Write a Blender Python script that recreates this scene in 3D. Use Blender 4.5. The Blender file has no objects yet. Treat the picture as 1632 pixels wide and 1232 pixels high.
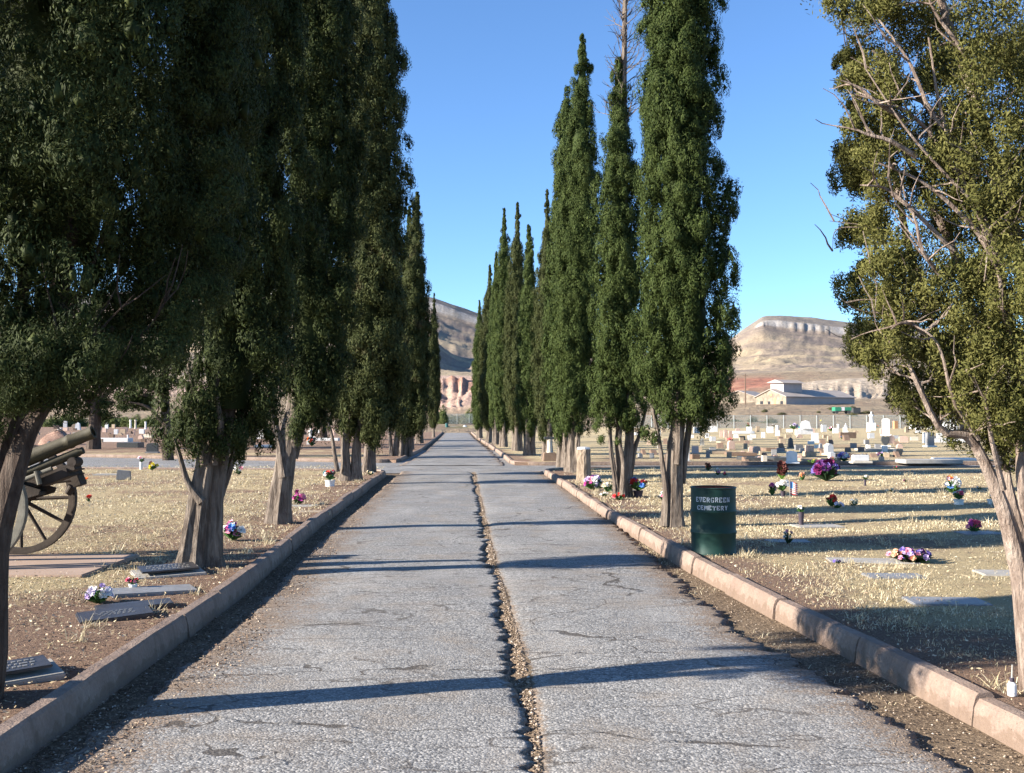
import bpy, bmesh, math, random
import numpy as np
from mathutils import Vector, Matrix

rad = math.radians
scene = bpy.context.scene
COL = scene.collection

# ------------------------------------------------------------------ camera model
F = 1650.0            # focal length in pixels of a 1632 px wide picture
CX, CY = 816.0, 616.0
HOR = 670.0           # row of the horizon
CAMZ = 1.7
PH = math.atan((HOR - CY) / F)
CP, SP = math.cos(PH), math.sin(PH)


def ray(u, v):
    z = (CY - v) / F
    return ((u - CX) / F, CP - z * SP, SP + z * CP)


def G(u, v, z=0.0):
    """ground point (x, y) seen at picture position u, v on the level z"""
    d = ray(u, v)
    t = (z - CAMZ) / d[2]
    return (d[0] * t, d[1] * t)


def at(u, v, Y):
    d = ray(u, v)
    t = Y / d[1]
    return Vector((d[0] * t, Y, CAMZ + d[2] * t))


def sstep(a, b, x):
    t = np.clip((x - a) / (b - a), 0, 1)
    return t * t * (3 - 2 * t)


def gz(x, y):
    """height of the lawn"""
    x = np.asarray(x, float); y = np.asarray(y, float)
    xr = x + 0.05 * y
    s = sstep(8, 26, np.abs(xr))
    a = 0.5 * sstep(140, 280, y)
    b = 0.55 * sstep(60, 150, y)
    return a * (1 - s) + b * s


def GT(u, v):
    """point of the lawn, with its rise, seen at u, v"""
    z = 0.0
    for _ in range(12):
        x, y = G(u, v, z)
        z = 0.5 * z + 0.5 * float(gz(x, y))
    return Vector((x, y, z))


# ------------------------------------------------------------------ object helpers
def link(o, parent=None):
    COL.objects.link(o)
    if parent is not None:
        o.parent = parent
    return o


def tag(o, label=None, cat=None, group=None, kind=None):
    if label: o['label'] = label
    if cat: o['category'] = cat
    if group: o['group'] = group
    if kind: o['kind'] = kind
    return o


def thing(name, label, cat, loc=(0, 0, 0), rz=0.0, group=None):
    o = bpy.data.objects.new(name, None)
    o.empty_display_size = 0.2
    link(o)
    o.location = loc
    o.rotation_euler = (0, 0, rz)
    return tag(o, label, cat, group)


def mesh_np(name, v, f, m, parent=None, smooth=False, colors=None):
    """v (n,3), f (k,3|4) integer array -> one linked mesh object"""
    v = np.asarray(v, np.float32); f = np.asarray(f, np.int32)
    me = bpy.data.meshes.new(name)
    k = f.shape[1]
    me.vertices.add(len(v)); me.vertices.foreach_set('co', v.ravel())
    me.loops.add(f.size); me.loops.foreach_set('vertex_index', f.ravel())
    me.polygons.add(len(f))
    me.polygons.foreach_set('loop_start', np.arange(0, f.size, k, dtype=np.int32))
    if smooth:
        me.polygons.foreach_set('use_smooth', np.ones(len(f), bool))
    if colors is not None:
        ca = me.color_attributes.new('soil', 'FLOAT_COLOR', 'POINT')
        c = np.ones((len(v), 4), np.float32); c[:, :3] = colors
        ca.data.foreach_set('color', c.ravel())
    me.update(calc_edges=True)
    me.validate()
    me.materials.append(m)
    return link(bpy.data.objects.new(name, me), parent)


class MB:
    """collects shapes, then links them as ONE mesh object"""
    def __init__(s):
        s.v = []; s.f = []

    def add(s, v, f):
        b = len(s.v)
        s.v.extend(tuple(p) for p in v)
        s.f.extend(tuple(i + b for i in q) for q in f)
        return s

    def box(s, c, d, rot=None, taper=1.0):
        x, y, z = d[0] / 2, d[1] / 2, d[2] / 2
        vs = []
        for sz in (-1, 1):
            k = taper if sz > 0 else 1.0
            for sx, sy in ((-1, -1), (1, -1), (1, 1), (-1, 1)):
                p = Vector((sx * x * k, sy * y * k, sz * z))
                if rot is not None: p = rot @ p
                vs.append(p + Vector(c))
        return s.add(vs, [(3, 2, 1, 0), (4, 5, 6, 7), (0, 1, 5, 4), (1, 2, 6, 5), (2, 3, 7, 6), (3, 0, 4, 7)])

    def tube(s, pts, radii, n=8, rough=0.0, rng=None, cap=True, flute=0.0):
        v, f = tube(pts, radii, n, rough, rng, cap, flute)
        return s.add(v, f)

    def lathe(s, prof, n=24, c=(0, 0, 0), cap_bot=True, cap_top=True, M=None):
        vs = []; fs = []
        for r, z in prof:
            for i in range(n):
                a = 2 * math.pi * i / n
                p = Vector((r * math.cos(a), r * math.sin(a), z))
                if M is not None: p = M @ p
                vs.append(p + Vector(c))
        for j in range(len(prof) - 1):
            for i in range(n):
                i2 = (i + 1) % n
                fs.append((j * n + i, j * n + i2, (j + 1) * n + i2, (j + 1) * n + i))
        if cap_bot: fs.append(tuple(reversed(range(n))))
        if cap_top: fs.append(tuple(range((len(prof) - 1) * n, len(prof) * n)))
        return s.add(vs, fs)

    def prism(s, outline, d, c=(0, 0, 0), M=None):
        """2D outline (x,z), counter-clockwise seen from -y, extruded over depth d"""
        n = len(outline)
        vs = []
        for yy in (-d / 2, d / 2):
            for x, z in outline:
                p = Vector((x, yy, z))
                if M is not None: p = M @ p
                vs.append(p + Vector(c))
        fs = [tuple(range(n)), tuple(reversed(range(n, 2 * n)))]
        for i in range(n):
            j = (i + 1) % n
            fs.append((j, i, n + i, n + j))
        return s.add(vs, fs)

    def mesh(s, name, m, bevel=0.0, smooth=False, seg=2):
        me = bpy.data.meshes.new(name)
        me.from_pydata([tuple(p) for p in s.v], [], s.f)
        me.update()
        if bevel > 0 or True:
            bm = bmesh.new(); bm.from_mesh(me)
            bmesh.ops.recalc_face_normals(bm, faces=bm.faces)
            if bevel > 0:
                es = [e for e in bm.edges if len(e.link_faces) == 2 and e.calc_face_angle(0) > 0.5]
                bmesh.ops.bevel(bm, geom=es, offset=bevel, segments=seg, affect='EDGES', clamp_overlap=True)
            bm.to_mesh(me); bm.free()
        if smooth:
            me.polygons.foreach_set('use_smooth', np.ones(len(me.polygons), bool))
        me.materials.append(m)
        return me

    def build(s, name, m, parent=None, bevel=0.0, smooth=False, loc=None, seg=2):
        o = link(bpy.data.objects.new(name, s.mesh(name, m, bevel, smooth, seg)), parent)
        if loc is not None: o.location = loc
        if smooth and bevel == 0: sharp(o.data, 0.7)
        return o


def sharp(me, ang):
    bm = bmesh.new(); bm.from_mesh(me)
    for e in bm.edges:
        if len(e.link_faces) == 2 and e.calc_face_angle(0) > ang: e.smooth = False
    bm.to_mesh(me); bm.free()


def tube(pts, radii, n=8, rough=0.0, rng=None, cap=True, flute=0.0):
    pts = [Vector(p) for p in pts]
    m = len(pts)
    vs = []; fs = []
    up = Vector((0.13, 0.31, 0.94))
    ph = [(rng.random() * 6.28 if rng else 0) for _ in range(4)]
    prev = None
    for j in range(m):
        t = (pts[min(j + 1, m - 1)] - pts[max(j - 1, 0)])
        if t.length < 1e-9: t = Vector((0, 0, 1))
        t.normalize()
        if prev is None:
            a = t.orthogonal().normalized()
        else:
            a = (prev - t * prev.dot(t)).normalized()
        prev = a
        b = t.cross(a)
        for i in range(n):
            an = 2 * math.pi * i / n
            r = radii[j]
            if flute:
                r *= 1 + flute * (math.sin(3 * an + ph[0] + j * .10) * .6 + math.sin(5 * an + ph[1] - j * .13) * .5 + math.sin(8 * an + ph[2] + j * .2) * .3)
            if rough and rng: r *= 1 + rough * (rng.random() - .5) * 2
            vs.append(pts[j] + a * (r * math.cos(an)) + b * (r * math.sin(an)))
    for j in range(m - 1):
        for i in range(n):
            i2 = (i + 1) % n
            fs.append((j * n + i, j * n + i2, (j + 1) * n + i2, (j + 1) * n + i))
    if cap:
        fs.append(tuple(reversed(range(n)))); fs.append(tuple(range((m - 1) * n, m * n)))
    return vs, fs


def curve_pts(ctrl, n):
    """Catmull-Rom through control points (x,y,z,...)"""
    c = [np.array(p, float) for p in ctrl]
    c = [2 * c[0] - c[1]] + c + [2 * c[-1] - c[-2]]
    out = []
    segs = len(c) - 3
    for k in range(n):
        t = k / (n - 1) * segs
        i = min(int(t), segs - 1); t -= i
        p0, p1, p2, p3 = c[i], c[i + 1], c[i + 2], c[i + 3]
        out.append(0.5 * ((2 * p1) + (-p0 + p2) * t + (2 * p0 - 5 * p1 + 4 * p2 - p3) * t * t + (-p0 + 3 * p1 - 3 * p2 + p3) * t ** 3))
    return out


def copy_tree(o, parent=None):
    c = o.copy(); COL.objects.link(c)
    if parent is not None: c.parent = parent
    for ch in list(o.children): copy_tree(ch, c)
    return c


# ------------------------------------------------------------------ materials
class NT:
    def __init__(s, name):
        s.m = bpy.data.materials.new(name); s.m.use_nodes = True
        s.t = s.m.node_tree; s.n = s.t.nodes; s.l = s.t.links
        s.b = s.n['Principled BSDF']
        s.out = s.n['Material Output']

    def new(s, typ, **kw):
        nd = s.n.new(typ)
        for k, v in kw.items(): setattr(nd, k, v)
        return nd

    def put(s, sock, val):
        if isinstance(val, bpy.types.NodeSocket): s.l.new(val, sock)
        elif isinstance(val, (tuple, list)) and len(val) == 3 and sock.type == 'RGBA': sock.default_value = (*val, 1)
        else: sock.default_value = val

    def pos(s): return s.new('ShaderNodeNewGeometry').outputs['Position']
    def obj(s): return s.new('ShaderNodeTexCoord').outputs['Object']
    def island(s): return s.new('ShaderNodeNewGeometry').outputs['Random Per Island']

    def scale(s, vec, sc):
        nd = s.new('ShaderNodeMapping'); s.l.new(vec, nd.inputs['Vector']); nd.inputs['Scale'].default_value = sc
        return nd.outputs[0]

    def noise(s, vec, scale, detail=4, rough=.55, dist=0.0):
        nd = s.new('ShaderNodeTexNoise'); s.l.new(vec, nd.inputs['Vector'])
        nd.inputs['Scale'].default_value = scale; nd.inputs['Detail'].default_value = detail
        nd.inputs['Roughness'].default_value = rough; nd.inputs['Distortion'].default_value = dist
        return nd.outputs['Fac']

    def noisec(s, vec, scale, detail=2):
        nd = s.new('ShaderNodeTexNoise'); s.l.new(vec, nd.inputs['Vector'])
        nd.inputs['Scale'].default_value = scale; nd.inputs['Detail'].default_value = detail
        return nd.outputs['Color']

    def voro(s, vec, scale, feature='F1', out='Distance', rand=1.0):
        nd = s.new('ShaderNodeTexVoronoi', feature=feature); s.l.new(vec, nd.inputs['Vector'])
        nd.inputs['Scale'].default_value = scale
        nd.inputs['Randomness'].default_value = rand
        return nd.outputs[out]

    def ramp(s, fac, stops):
        nd = s.new('ShaderNodeValToRGB'); s.l.new(fac, nd.inputs[0])
        e = nd.color_ramp.elements
        while len(e) < len(stops): e.new(0.5)
        for i, (p, c) in enumerate(stops):
            e[i].position = p
            e[i].color = (*c, 1) if not isinstance(c, (int, float)) else (c, c, c, 1)
        return nd.outputs[0]

    def mix(s, fac, a, b, mode='MIX'):
        nd = s.new('ShaderNodeMix', data_type='RGBA', blend_type=mode)
        s.put(nd.inputs[0], fac); s.put(nd.inputs[6], a); s.put(nd.inputs[7], b)
        return nd.outputs[2]

    def math(s, op, a, b=0.0, c=None):
        nd = s.new('ShaderNodeMath', operation=op)
        s.put(nd.inputs[0], a); s.put(nd.inputs[1], b)
        if c is not None: s.put(nd.inputs[2], c)
        return nd.outputs[0]

    def add(s, a, b):
        nd = s.new('ShaderNodeVectorMath', operation='ADD'); s.put(nd.inputs[0], a); s.put(nd.inputs[1], b)
        return nd.outputs[0]

    def vscale(s, a, k):
        nd = s.new('ShaderNodeVectorMath', operation='SCALE'); s.put(nd.inputs[0], a); nd.inputs['Scale'].default_value = k
        return nd.outputs[0]

    def bump(s, h, strength=.3, dist=.02):
        nd = s.new('ShaderNodeBump'); s.l.new(h, nd.inputs['Height'])
        nd.inputs['Strength'].default_value = strength; nd.inputs['Distance'].default_value = dist
        s.l.new(nd.outputs[0], s.b.inputs['Normal'])

    def done(s, col, rough=.85, spec=.25, metal=0.0):
        s.put(s.b.inputs['Base Color'], col)
        s.put(s.b.inputs['Roughness'], rough)
        s.b.inputs['Specular IOR Level'].default_value = spec
        s.b.inputs['Metallic'].default_value = metal
        return s.m


def sc3(c, k): return tuple(min(1, x * k) for x in c)


def plain(name, c, var=.25, scale=6, rough=.8, bump=.2, dist=.01, spec=.25, fine=60, metal=0.0):
    n = NT(name); o = n.obj()
    a = n.noise(o, scale, 5, .6); b = n.noise(o, fine, 3)
    base = n.ramp(a, [(.3, sc3(c, 1 - var)), (.7, sc3(c, 1 + var))])
    col = n.mix(n.math('MULTIPLY', b, .5), base, sc3(c, 1 - .8 * var))
    n.bump(n.math('ADD', a, b), bump, dist)
    return n.done(col, rough, spec, metal)


def foliage(name, dark, mid, light, brown=(.09, .055, .025), brown_amt=.62, transl=.12):
    n = NT(name); o = n.obj()
    isl = n.island()
    big = n.noise(o, 1.7, 3)
    c = n.ramp(isl, [(0.0, dark), (.5, mid), (1.0, light)])
    c = n.mix(n.ramp(big, [(.35, 0), (.7, .55)]), c, light)
    bm_ = n.ramp(n.noise(o, .9, 4, .7), [(brown_amt, 0), (brown_amt + .12, .8)])
    c = n.mix(bm_, c, brown)
    n.done(c, .7, .12)
    tr = n.new('ShaderNodeBsdfTranslucent'); n.put(tr.inputs[0], c)
    mx = n.new('ShaderNodeMixShader'); mx.inputs[0].default_value = transl
    n.l.new(n.b.outputs[0], mx.inputs[1]); n.l.new(tr.outputs[0], mx.inputs[2])
    n.l.new(mx.outputs[0], n.out.inputs['Surface'])
    return n.m


M = {}
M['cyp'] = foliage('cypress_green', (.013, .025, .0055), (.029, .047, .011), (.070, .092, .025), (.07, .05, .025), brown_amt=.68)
M['cyp_dark'] = foliage('cypress_green_shaded', (.008, .015, .004), (.017, .027, .007), (.058, .072, .021), (.07, .045, .022), brown_amt=.70)  # green darkened for the row's shaded side, light stop raised for sunlit lumps
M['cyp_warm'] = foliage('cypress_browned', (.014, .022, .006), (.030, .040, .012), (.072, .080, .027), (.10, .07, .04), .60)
M['juniper'] = foliage('juniper_yellow_green', (.055, .062, .017), (.100, .104, .028), (.165, .155, .050), (.17, .10, .035), .66, .25)
M['shrub'] = foliage('shrub_green', (.04, .06, .02), (.08, .11, .035), (.15, .17, .06), (.16, .12, .06), .62, .2)
M['scrub'] = foliage('grey_scrub', (.06, .065, .03), (.11, .11, .055), (.18, .165, .09), (.16, .12, .07), .55, .2)


def m_bark(name, c1, c2, c3):
    n = NT(name); o = n.obj()
    w = n.add(n.scale(o, (22, 22, 2.2)), n.vscale(n.noisec(o, 3), 2.0))
    a = n.noise(w, 1.0, 6, .65)
    f = n.noise(n.scale(o, (70, 70, 6)), 1, 4, .7)
    p = n.noise(o, 2.5, 3)
    c = n.ramp(a, [(.34, c1), (.48, c2), (.68, c3)])
    c = n.mix(n.math('MULTIPLY', f, .45), c, sc3(c1, 1.1))
    c = n.mix(n.ramp(p, [(.45, 0), (.7, .35)]), c, sc3(c3, .9))
    n.bump(n.math('ADD', n.math('MULTIPLY', a, 1.4), n.math('MULTIPLY', f, .6)), 1.0, .03)
    return n.done(c, .9, .15)


M['bark'] = m_bark('bark_grey_brown', (.065, .05, .04), (.15, .12, .098), (.30, .25, .205))
M['bark_dark'] = m_bark('bark_dark', (.035, .024, .02), (.075, .054, .042), (.14, .11, .088))
M['bark_pale'] = m_bark('bark_pale_juniper', (.10, .07, .055), (.25, .19, .155), (.46, .38, .32))


def m_asphalt():
    n = NT('chip_seal_asphalt'); p = n.pos()
    wob = n.add(p, n.vscale(n.noisec(p, 40), .012))
    chip = n.voro(wob, 62, 'F1', 'Color')
    cell = n.voro(wob, 62, 'F1', 'Distance')
    chip2 = n.voro(wob, 150, 'F1', 'Color')
    sep = n.new('ShaderNodeSeparateColor'); n.l.new(chip, sep.inputs[0])
    sep2 = n.new('ShaderNodeSeparateColor'); n.l.new(chip2, sep2.inputs[0])
    g = n.math('ADD', n.math('MULTIPLY', sep.outputs[0], .62), n.math('MULTIPLY', sep2.outputs[1], .38))
    c = n.ramp(g, [(.12, (.075, .072, .072)), (.42, (.21, .205, .198)), (.62, (.295, .286, .272)), (.9, (.56, .535, .50))])
    big = n.noise(p, .55, 5, .6)
    c = n.mix(n.ramp(big, [(.35, 0), (.7, .5)]), c, (.185, .178, .172))
    c = n.mix(n.ramp(n.noise(n.scale(p, (1, .35, 1)), .9, 5, .6), [(.5, 0), (.62, .28)]), c, (.42, .40, .375))
    c = n.mix(n.ramp(n.noise(p, 1.9, 6, .65), [(.48, 0), (.70, .6)]), c, (.27, .225, .18))     # dust
    ea = n.new('ShaderNodeAttribute', attribute_name='soil'); es = n.new('ShaderNodeSeparateColor'); n.l.new(ea.outputs['Color'], es.inputs[0])
    dm = n.math('ADD', es.outputs[0], n.math('MULTIPLY', n.math('SUBTRACT', n.noise(p, 2.4, 6, .7), .5), 1.5))
    dm = n.math('ADD', dm, n.math('MULTIPLY', n.math('SUBTRACT', sep.outputs[1], .5), .5))
    c = n.mix(n.ramp(dm, [(.35, 0), (.85, .85)]), c, n.mix(sep.outputs[2], (.13, .09, .06), (.27, .195, .135)))
    # cracks across the lanes
    w2 = n.add(n.scale(p, (.23, .62, 1)), n.vscale(n.noisec(p, 1.7, 4), .22))
    ed = n.voro(w2, 1.0, 'DISTANCE_TO_EDGE', 'Distance')
    wide = n.ramp(n.noise(p, .9, 3), [(.45, .0025), (.7, .013)])
    crk = n.math('LESS_THAN', ed, wide)
    crk = n.math('MULTIPLY', crk, n.ramp(n.noise(p, 3, 3), [(.40, 0), (.48, 1)]))
    c = n.mix(n.math('MULTIPLY', crk, .8), c, (.06, .05, .042))
    w3 = n.add(n.scale(p, (.7, 2.1, 1)), n.vscale(n.noisec(p, 2.6, 5), .55))
    ed3 = n.voro(w3, 1.0, 'DISTANCE_TO_EDGE', 'Distance')
    crk3 = n.math('MULTIPLY', n.math('LESS_THAN', ed3, .014), n.ramp(n.noise(p, 1.3, 4), [(.46, 0), (.52, 1)]))
    c = n.mix(n.math('MULTIPLY', crk3, .65), c, (.075, .062, .052))
    h = n.math('SUBTRACT', n.math('MULTIPLY', g, 1.0), n.math('MULTIPLY', cell, .6))
    h = n.math('SUBTRACT', h, n.math('MULTIPLY', crk, 2.0))
    n.bump(h, .9, .007)
    return n.done(c, .85, .25)


M['asphalt'] = m_asphalt()


def m_dirt(name, a, b, c, lit=.35):
    n = NT(name); p = n.pos()
    n1 = n.noise(p, 1.3, 6, .65); n2 = n.noise(p, 22, 5, .65); v = n.voro(p, 75, 'F1', 'Color')
    s = n.new('ShaderNodeSeparateColor'); n.l.new(v, s.inputs[0])
    col = n.ramp(n1, [(.3, a), (.5, b), (.72, c)])
    col = n.mix(n.ramp(n2, [(.4, 0), (.7, .7)]), col, sc3(a, .8))
    col = n.mix(n.math('MULTIPLY', n.math('GREATER_THAN', s.outputs[0], .82), lit * 1.6), col, sc3(c, 1.5))
    n.bump(n.math('ADD', n2, n.math('MULTIPLY', s.outputs[1], .5)), .9, .02)
    return n.done(col, .95, .1)


M['shoulder'] = m_dirt('road_dirt', (.105, .075, .052), (.17, .125, .085), (.26, .195, .13))


def m_lawn():
    n = NT('dry_lawn'); p = n.pos()
    big = n.noise(p, .33, 6, .62)
    med = n.noise(p, 2.6, 6, .7)
    st = n.noise(n.scale(p, (9, 26, 9)), 1.0, 5, .7)
    fine = n.noise(p, 60, 4, .7)
    straw = n.ramp(fine, [(.3, (.36, .27, .155)), (.55, (.52, .42, .25)), (.75, (.66, .56, .36))])
    dirt = n.ramp(fine, [(.3, (.17, .105, .075)), (.55, (.29, .195, .14)), (.75, (.42, .31, .22))])
    m_ = n.math('ADD', n.math('MULTIPLY', big, .55), n.math('ADD', n.math('MULTIPLY', med, .33), n.math('MULTIPLY', st, .22)))
    at_ = n.new('ShaderNodeAttribute', attribute_name='soil')
    sp = n.new('ShaderNodeSeparateColor'); n.l.new(at_.outputs['Color'], sp.inputs[0])
    m_ = n.math('SUBTRACT', m_, sp.outputs[0])
    col = n.mix(n.ramp(m_, [(.42, 0), (.53, 1)]), dirt, straw)
    n.bump(n.math('ADD', med, n.math('ADD', st, fine)), 1.0, .05)
    return n.done(col, .95, .08)


M['lawn'] = m_lawn()


def m_grass():
    n = NT('dry_grass_blade')
    c = n.ramp(n.island(), [(0, (.26, .20, .125)), (.35, (.48, .395, .245)), (.7, (.62, .535, .36)), (1, (.74, .67, .50))])
    n.done(c, .8, .2)
    tr = n.new('ShaderNodeBsdfTranslucent'); n.put(tr.inputs[0], c)
    mx = n.new('ShaderNodeMixShader'); mx.inputs[0].default_value = .25
    n.l.new(n.b.outputs[0], mx.inputs[1]); n.l.new(tr.outputs[0], mx.inputs[2])
    n.l.new(mx.outputs[0], n.out.inputs['Surface'])
    return n.m


M['grass'] = m_grass()


def m_gravel(name, stops):
    n = NT(name)
    return n.done(n.ramp(n.island(), stops), .85, .25)


M['gravel'] = m_gravel('mixed_gravel', [(0, (.075, .055, .04)), (.4, (.15, .11, .08)), (.75, (.26, .195, .14)), (.95, (.42, .34, .27)), (1, (.65, .58, .5))])
M['litter'] = m_gravel('brown_leaf_litter', [(0, (.075, .048, .034)), (.4, (.18, .115, .08)), (.7, (.30, .205, .14)), (.92, (.46, .36, .25)), (1, (.65, .56, .45))])


def m_kerb():
    n = NT('kerb_concrete'); p = n.pos()
    a = n.noise(p, 2.2, 6, .65); b = n.noise(p, 45, 4, .7); d = n.noise(p, 9, 4)
    c = n.ramp(a, [(.3, (.205, .145, .115)), (.55, (.275, .205, .165)), (.75, (.35, .275, .23))])
    c = n.mix(n.ramp(b, [(.35, .35), (.6, 0)]), c, (.14, .10, .08))
    c = n.mix(n.ramp(d, [(.58, 0), (.75, .4)]), c, (.17, .125, .10))
    sz = n.new('ShaderNodeSeparateXYZ'); n.l.new(p, sz.inputs[0])
    lowm = n.math('ADD', n.math('MULTIPLY', sz.outputs[2], -9.0), n.math('MULTIPLY', n.math('SUBTRACT', d, .5), 2.6))
    c = n.mix(n.ramp(lowm, [(.75, 0), (1.0, .6)]), c, (.15, .105, .075))
    st = n.noise(n.scale(p, (6, 6, .6)), 1.0, 5, .7)
    c = n.mix(n.ramp(st, [(.52, 0), (.66, .5)]), c, (.13, .095, .075))
    ch = n.voro(p, 26, 'F1', 'Distance')
    pit = n.ramp(n.math('ADD', ch, n.math('MULTIPLY', n.noise(p, 11, 3), .5)), [(.22, 1), (.30, 0)])
    c = n.mix(n.math('MULTIPLY', pit, .7), c, (.12, .085, .065))
    n.bump(n.math('SUBTRACT', n.math('ADD', b, n.math('MULTIPLY', d, 1.8)), n.math('MULTIPLY', pit, 1.2)), .8, .014)
    return n.done(c, .9, .2)


M['kerb'] = m_kerb()
M['conc'] = plain('grey_concrete', (.34, .32, .29), .25, 4, .9, .3)
M['pad'] = plain('tan_concrete', (.36, .26, .20), .15, 2, .9, .2)
M['white_stone'] = plain('white_marble', (.66, .65, .63), .12, 5, .6, .15)
M['cream_stone'] = plain('cream_stone', (.55, .49, .40), .15, 5, .8, .2)
M['pink_stone'] = plain('pink_granite', (.46, .33, .27), .18, 9, .6, .15)
M['tan_stone'] = plain('tan_sandstone', (.36, .28, .20), .2, 5, .9, .3)
M['brown_stone'] = plain('brown_sandstone', (.19, .13, .095), .25, 5, .9, .3)
M['grey_stone'] = plain('grey_granite', (.22, .22, .225), .22, 18, .55, .15)
M['dark_stone'] = plain('dark_granite', (.06, .063, .065), .3, 14, .4, .1, spec=.4)
M['terra'] = plain('terracotta', (.50, .26, .13), .15, 6, .8, .2)
M['bronze'] = plain('weathered_bronze', (.055, .052, .055), .3, 9, .45, .25, spec=.5, metal=.35)
M['letters'] = plain('raised_bronze_lettering', (.30, .28, .25), .1, 9, .4, .1, metal=.5)
M['rust'] = plain('red_rust', (.36, .075, .04), .35, 8, .8, .4)
M['olive'] = plain('olive_paint', (.066, .056, .034), .35, 6, .65, .3)
M['olive_dark'] = plain('dark_olive_iron', (.05, .038, .03), .35, 7, .75, .35)
M['wheel'] = plain('weathered_wheel_shaded', (.05, .038, .03), .35, 9, .8, .35)
M['tread'] = plain('wheel_rim_sunlit', (.15, .14, .115), .3, 9, .8, .3)  # near rim coloured as sunlit, far rim keeps the darker shaded wheel tone
M['stump'] = m_bark('weathered_post', (.12, .09, .065), (.27, .21, .155), (.42, .34, .26))
M['galv'] = plain('galvanised_steel', (.40, .43, .42), .15, 9, .5, .1, metal=.3)
M['wood'] = plain('old_wood', (.16, .11, .08), .3, 9, .9, .3)
M['leaf'] = plain('plastic_leaf_green', (.045, .11, .03), .35, 14, .55, .1)
M['leaf_dark'] = plain('dark_leaf_green', (.018, .045, .018), .35, 14, .55, .1)
M['leaf_fresh'] = plain('fresh_leaf_green', (.14, .25, .045), .3, 14, .6, .1)
M['vase_white'] = plain('white_vase', (.7, .7, .68), .08, 9, .5, .05)
M['vase_dark'] = plain('dark_vase', (.05, .04, .055), .2, 9, .4, .05)
M['vase_green'] = plain('green_vase', (.04, .12, .06), .2, 9, .5, .05)
PET = {'white': (.78, .77, .74), 'lilac': (.55, .42, .66), 'lilacwhite': (.74, .66, .76), 'purple': (.10, .03, .15), 'plum': (.14, .012, .075),
       'violet': (.22, .16, .50), 'magenta': (.52, .09, .34), 'pink': (.72, .30, .40), 'rose': (.68, .10, .18), 'red': (.60, .045, .035),
       'blue': (.10, .25, .60), 'teal': (.05, .30, .34), 'yellow': (.75, .62, .05), 'peach': (.80, .42, .26), 'cream': (.78, .68, .48),
       'maroon': (.10, .03, .025), 'orange': (.75, .22, .06)}
for k_, c_ in PET.items(): M['pet_' + k_] = plain(k_ + '_petals', c_, .15, 25, .7, .05)
# ------------------------------------------------------------------ world, sun, camera
SUN_EL = 20.5
LIGHT = Vector((math.cos(rad(15.7)), math.sin(rad(15.7)), 0))     # horizontal direction the light travels
w = bpy.data.worlds.new('World'); scene.world = w; w.use_nodes = True
wn = w.node_tree
sky = wn.nodes.new('ShaderNodeTexSky'); sky.sky_type = 'NISHITA'; sky.sun_disc = False
sky.sun_elevation = rad(SUN_EL)
sky.sun_rotation = math.atan2(-LIGHT.x, -LIGHT.y)
sky.altitude = 1600; sky.air_density = 1.0; sky.dust_density = .35; sky.ozone_density = 2.2
bg = wn.nodes['Background']; tint = wn.nodes.new('ShaderNodeMix'); tint.data_type = 'RGBA'; tint.blend_type = 'MULTIPLY'; tint.inputs[0].default_value = 1
wn.links.new(sky.outputs[0], tint.inputs[6]); tint.inputs[7].default_value = (.83, 1.07, 1.32, 1); wn.links.new(tint.outputs[2], bg.inputs[0]); bg.inputs[1].default_value = 0.068
sl = bpy.data.lights.new('sun', 'SUN'); sl.energy = 5.0; sl.angle = rad(.53); sl.color = (1.0, .92, .80)
so = bpy.data.objects.new('sun', sl); COL.objects.link(so)
ld = Vector((LIGHT.x * math.cos(rad(SUN_EL)), LIGHT.y * math.cos(rad(SUN_EL)), -math.sin(rad(SUN_EL))))
so.rotation_euler = ld.to_track_quat('-Z', 'Y').to_euler()
so.location = (-30, -10, 20)
cam = bpy.data.cameras.new('camera'); co = bpy.data.objects.new('camera', cam); COL.objects.link(co)
co.location = (0, 0, CAMZ); co.rotation_euler = (math.pi / 2 + PH, 0, 0)
cam.sensor_width = 36; cam.lens = 36 * F / 1632; cam.clip_start = .1; cam.clip_end = 20000
scene.camera = co
scene.view_settings.view_transform = 'Standard'; scene.view_settings.look = 'None'
scene.view_settings.exposure = 1.65
scene.view_settings.gamma = 1
scene.cycles.max_bounces = 6; scene.cycles.diffuse_bounces = 3; scene.cycles.transparent_max_bounces = 12

# ------------------------------------------------------------------ noise helper
def wob1(seed, n=7, lo=.05, hi=2.0):
    r = np.random.default_rng(seed)
    fr = np.exp(r.uniform(math.log(lo), math.log(hi), n)); ph = r.uniform(0, 6.28, n); am = r.uniform(.4, 1, n) / np.sqrt(fr / lo + .5)
    am /= am.sum()
    return lambda x: sum(a * np.sin(f * np.asarray(x) * 6.283 + p) for a, f, p in zip(am, fr, ph))


def wob2(seed, n=10, lo=.05, hi=1.0):
    r = np.random.default_rng(seed)
    fr = np.exp(r.uniform(math.log(lo), math.log(hi), n)); an = r.uniform(0, 6.28, n); ph = r.uniform(0, 6.28, n)
    am = 1 / np.sqrt(fr / lo); am /= am.sum()
    return lambda x, y: sum(a * np.sin(f * 6.283 * (np.asarray(x) * math.cos(q) + np.asarray(y) * math.sin(q)) + p) for a, f, q, p in zip(am, fr, an, ph))


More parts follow.
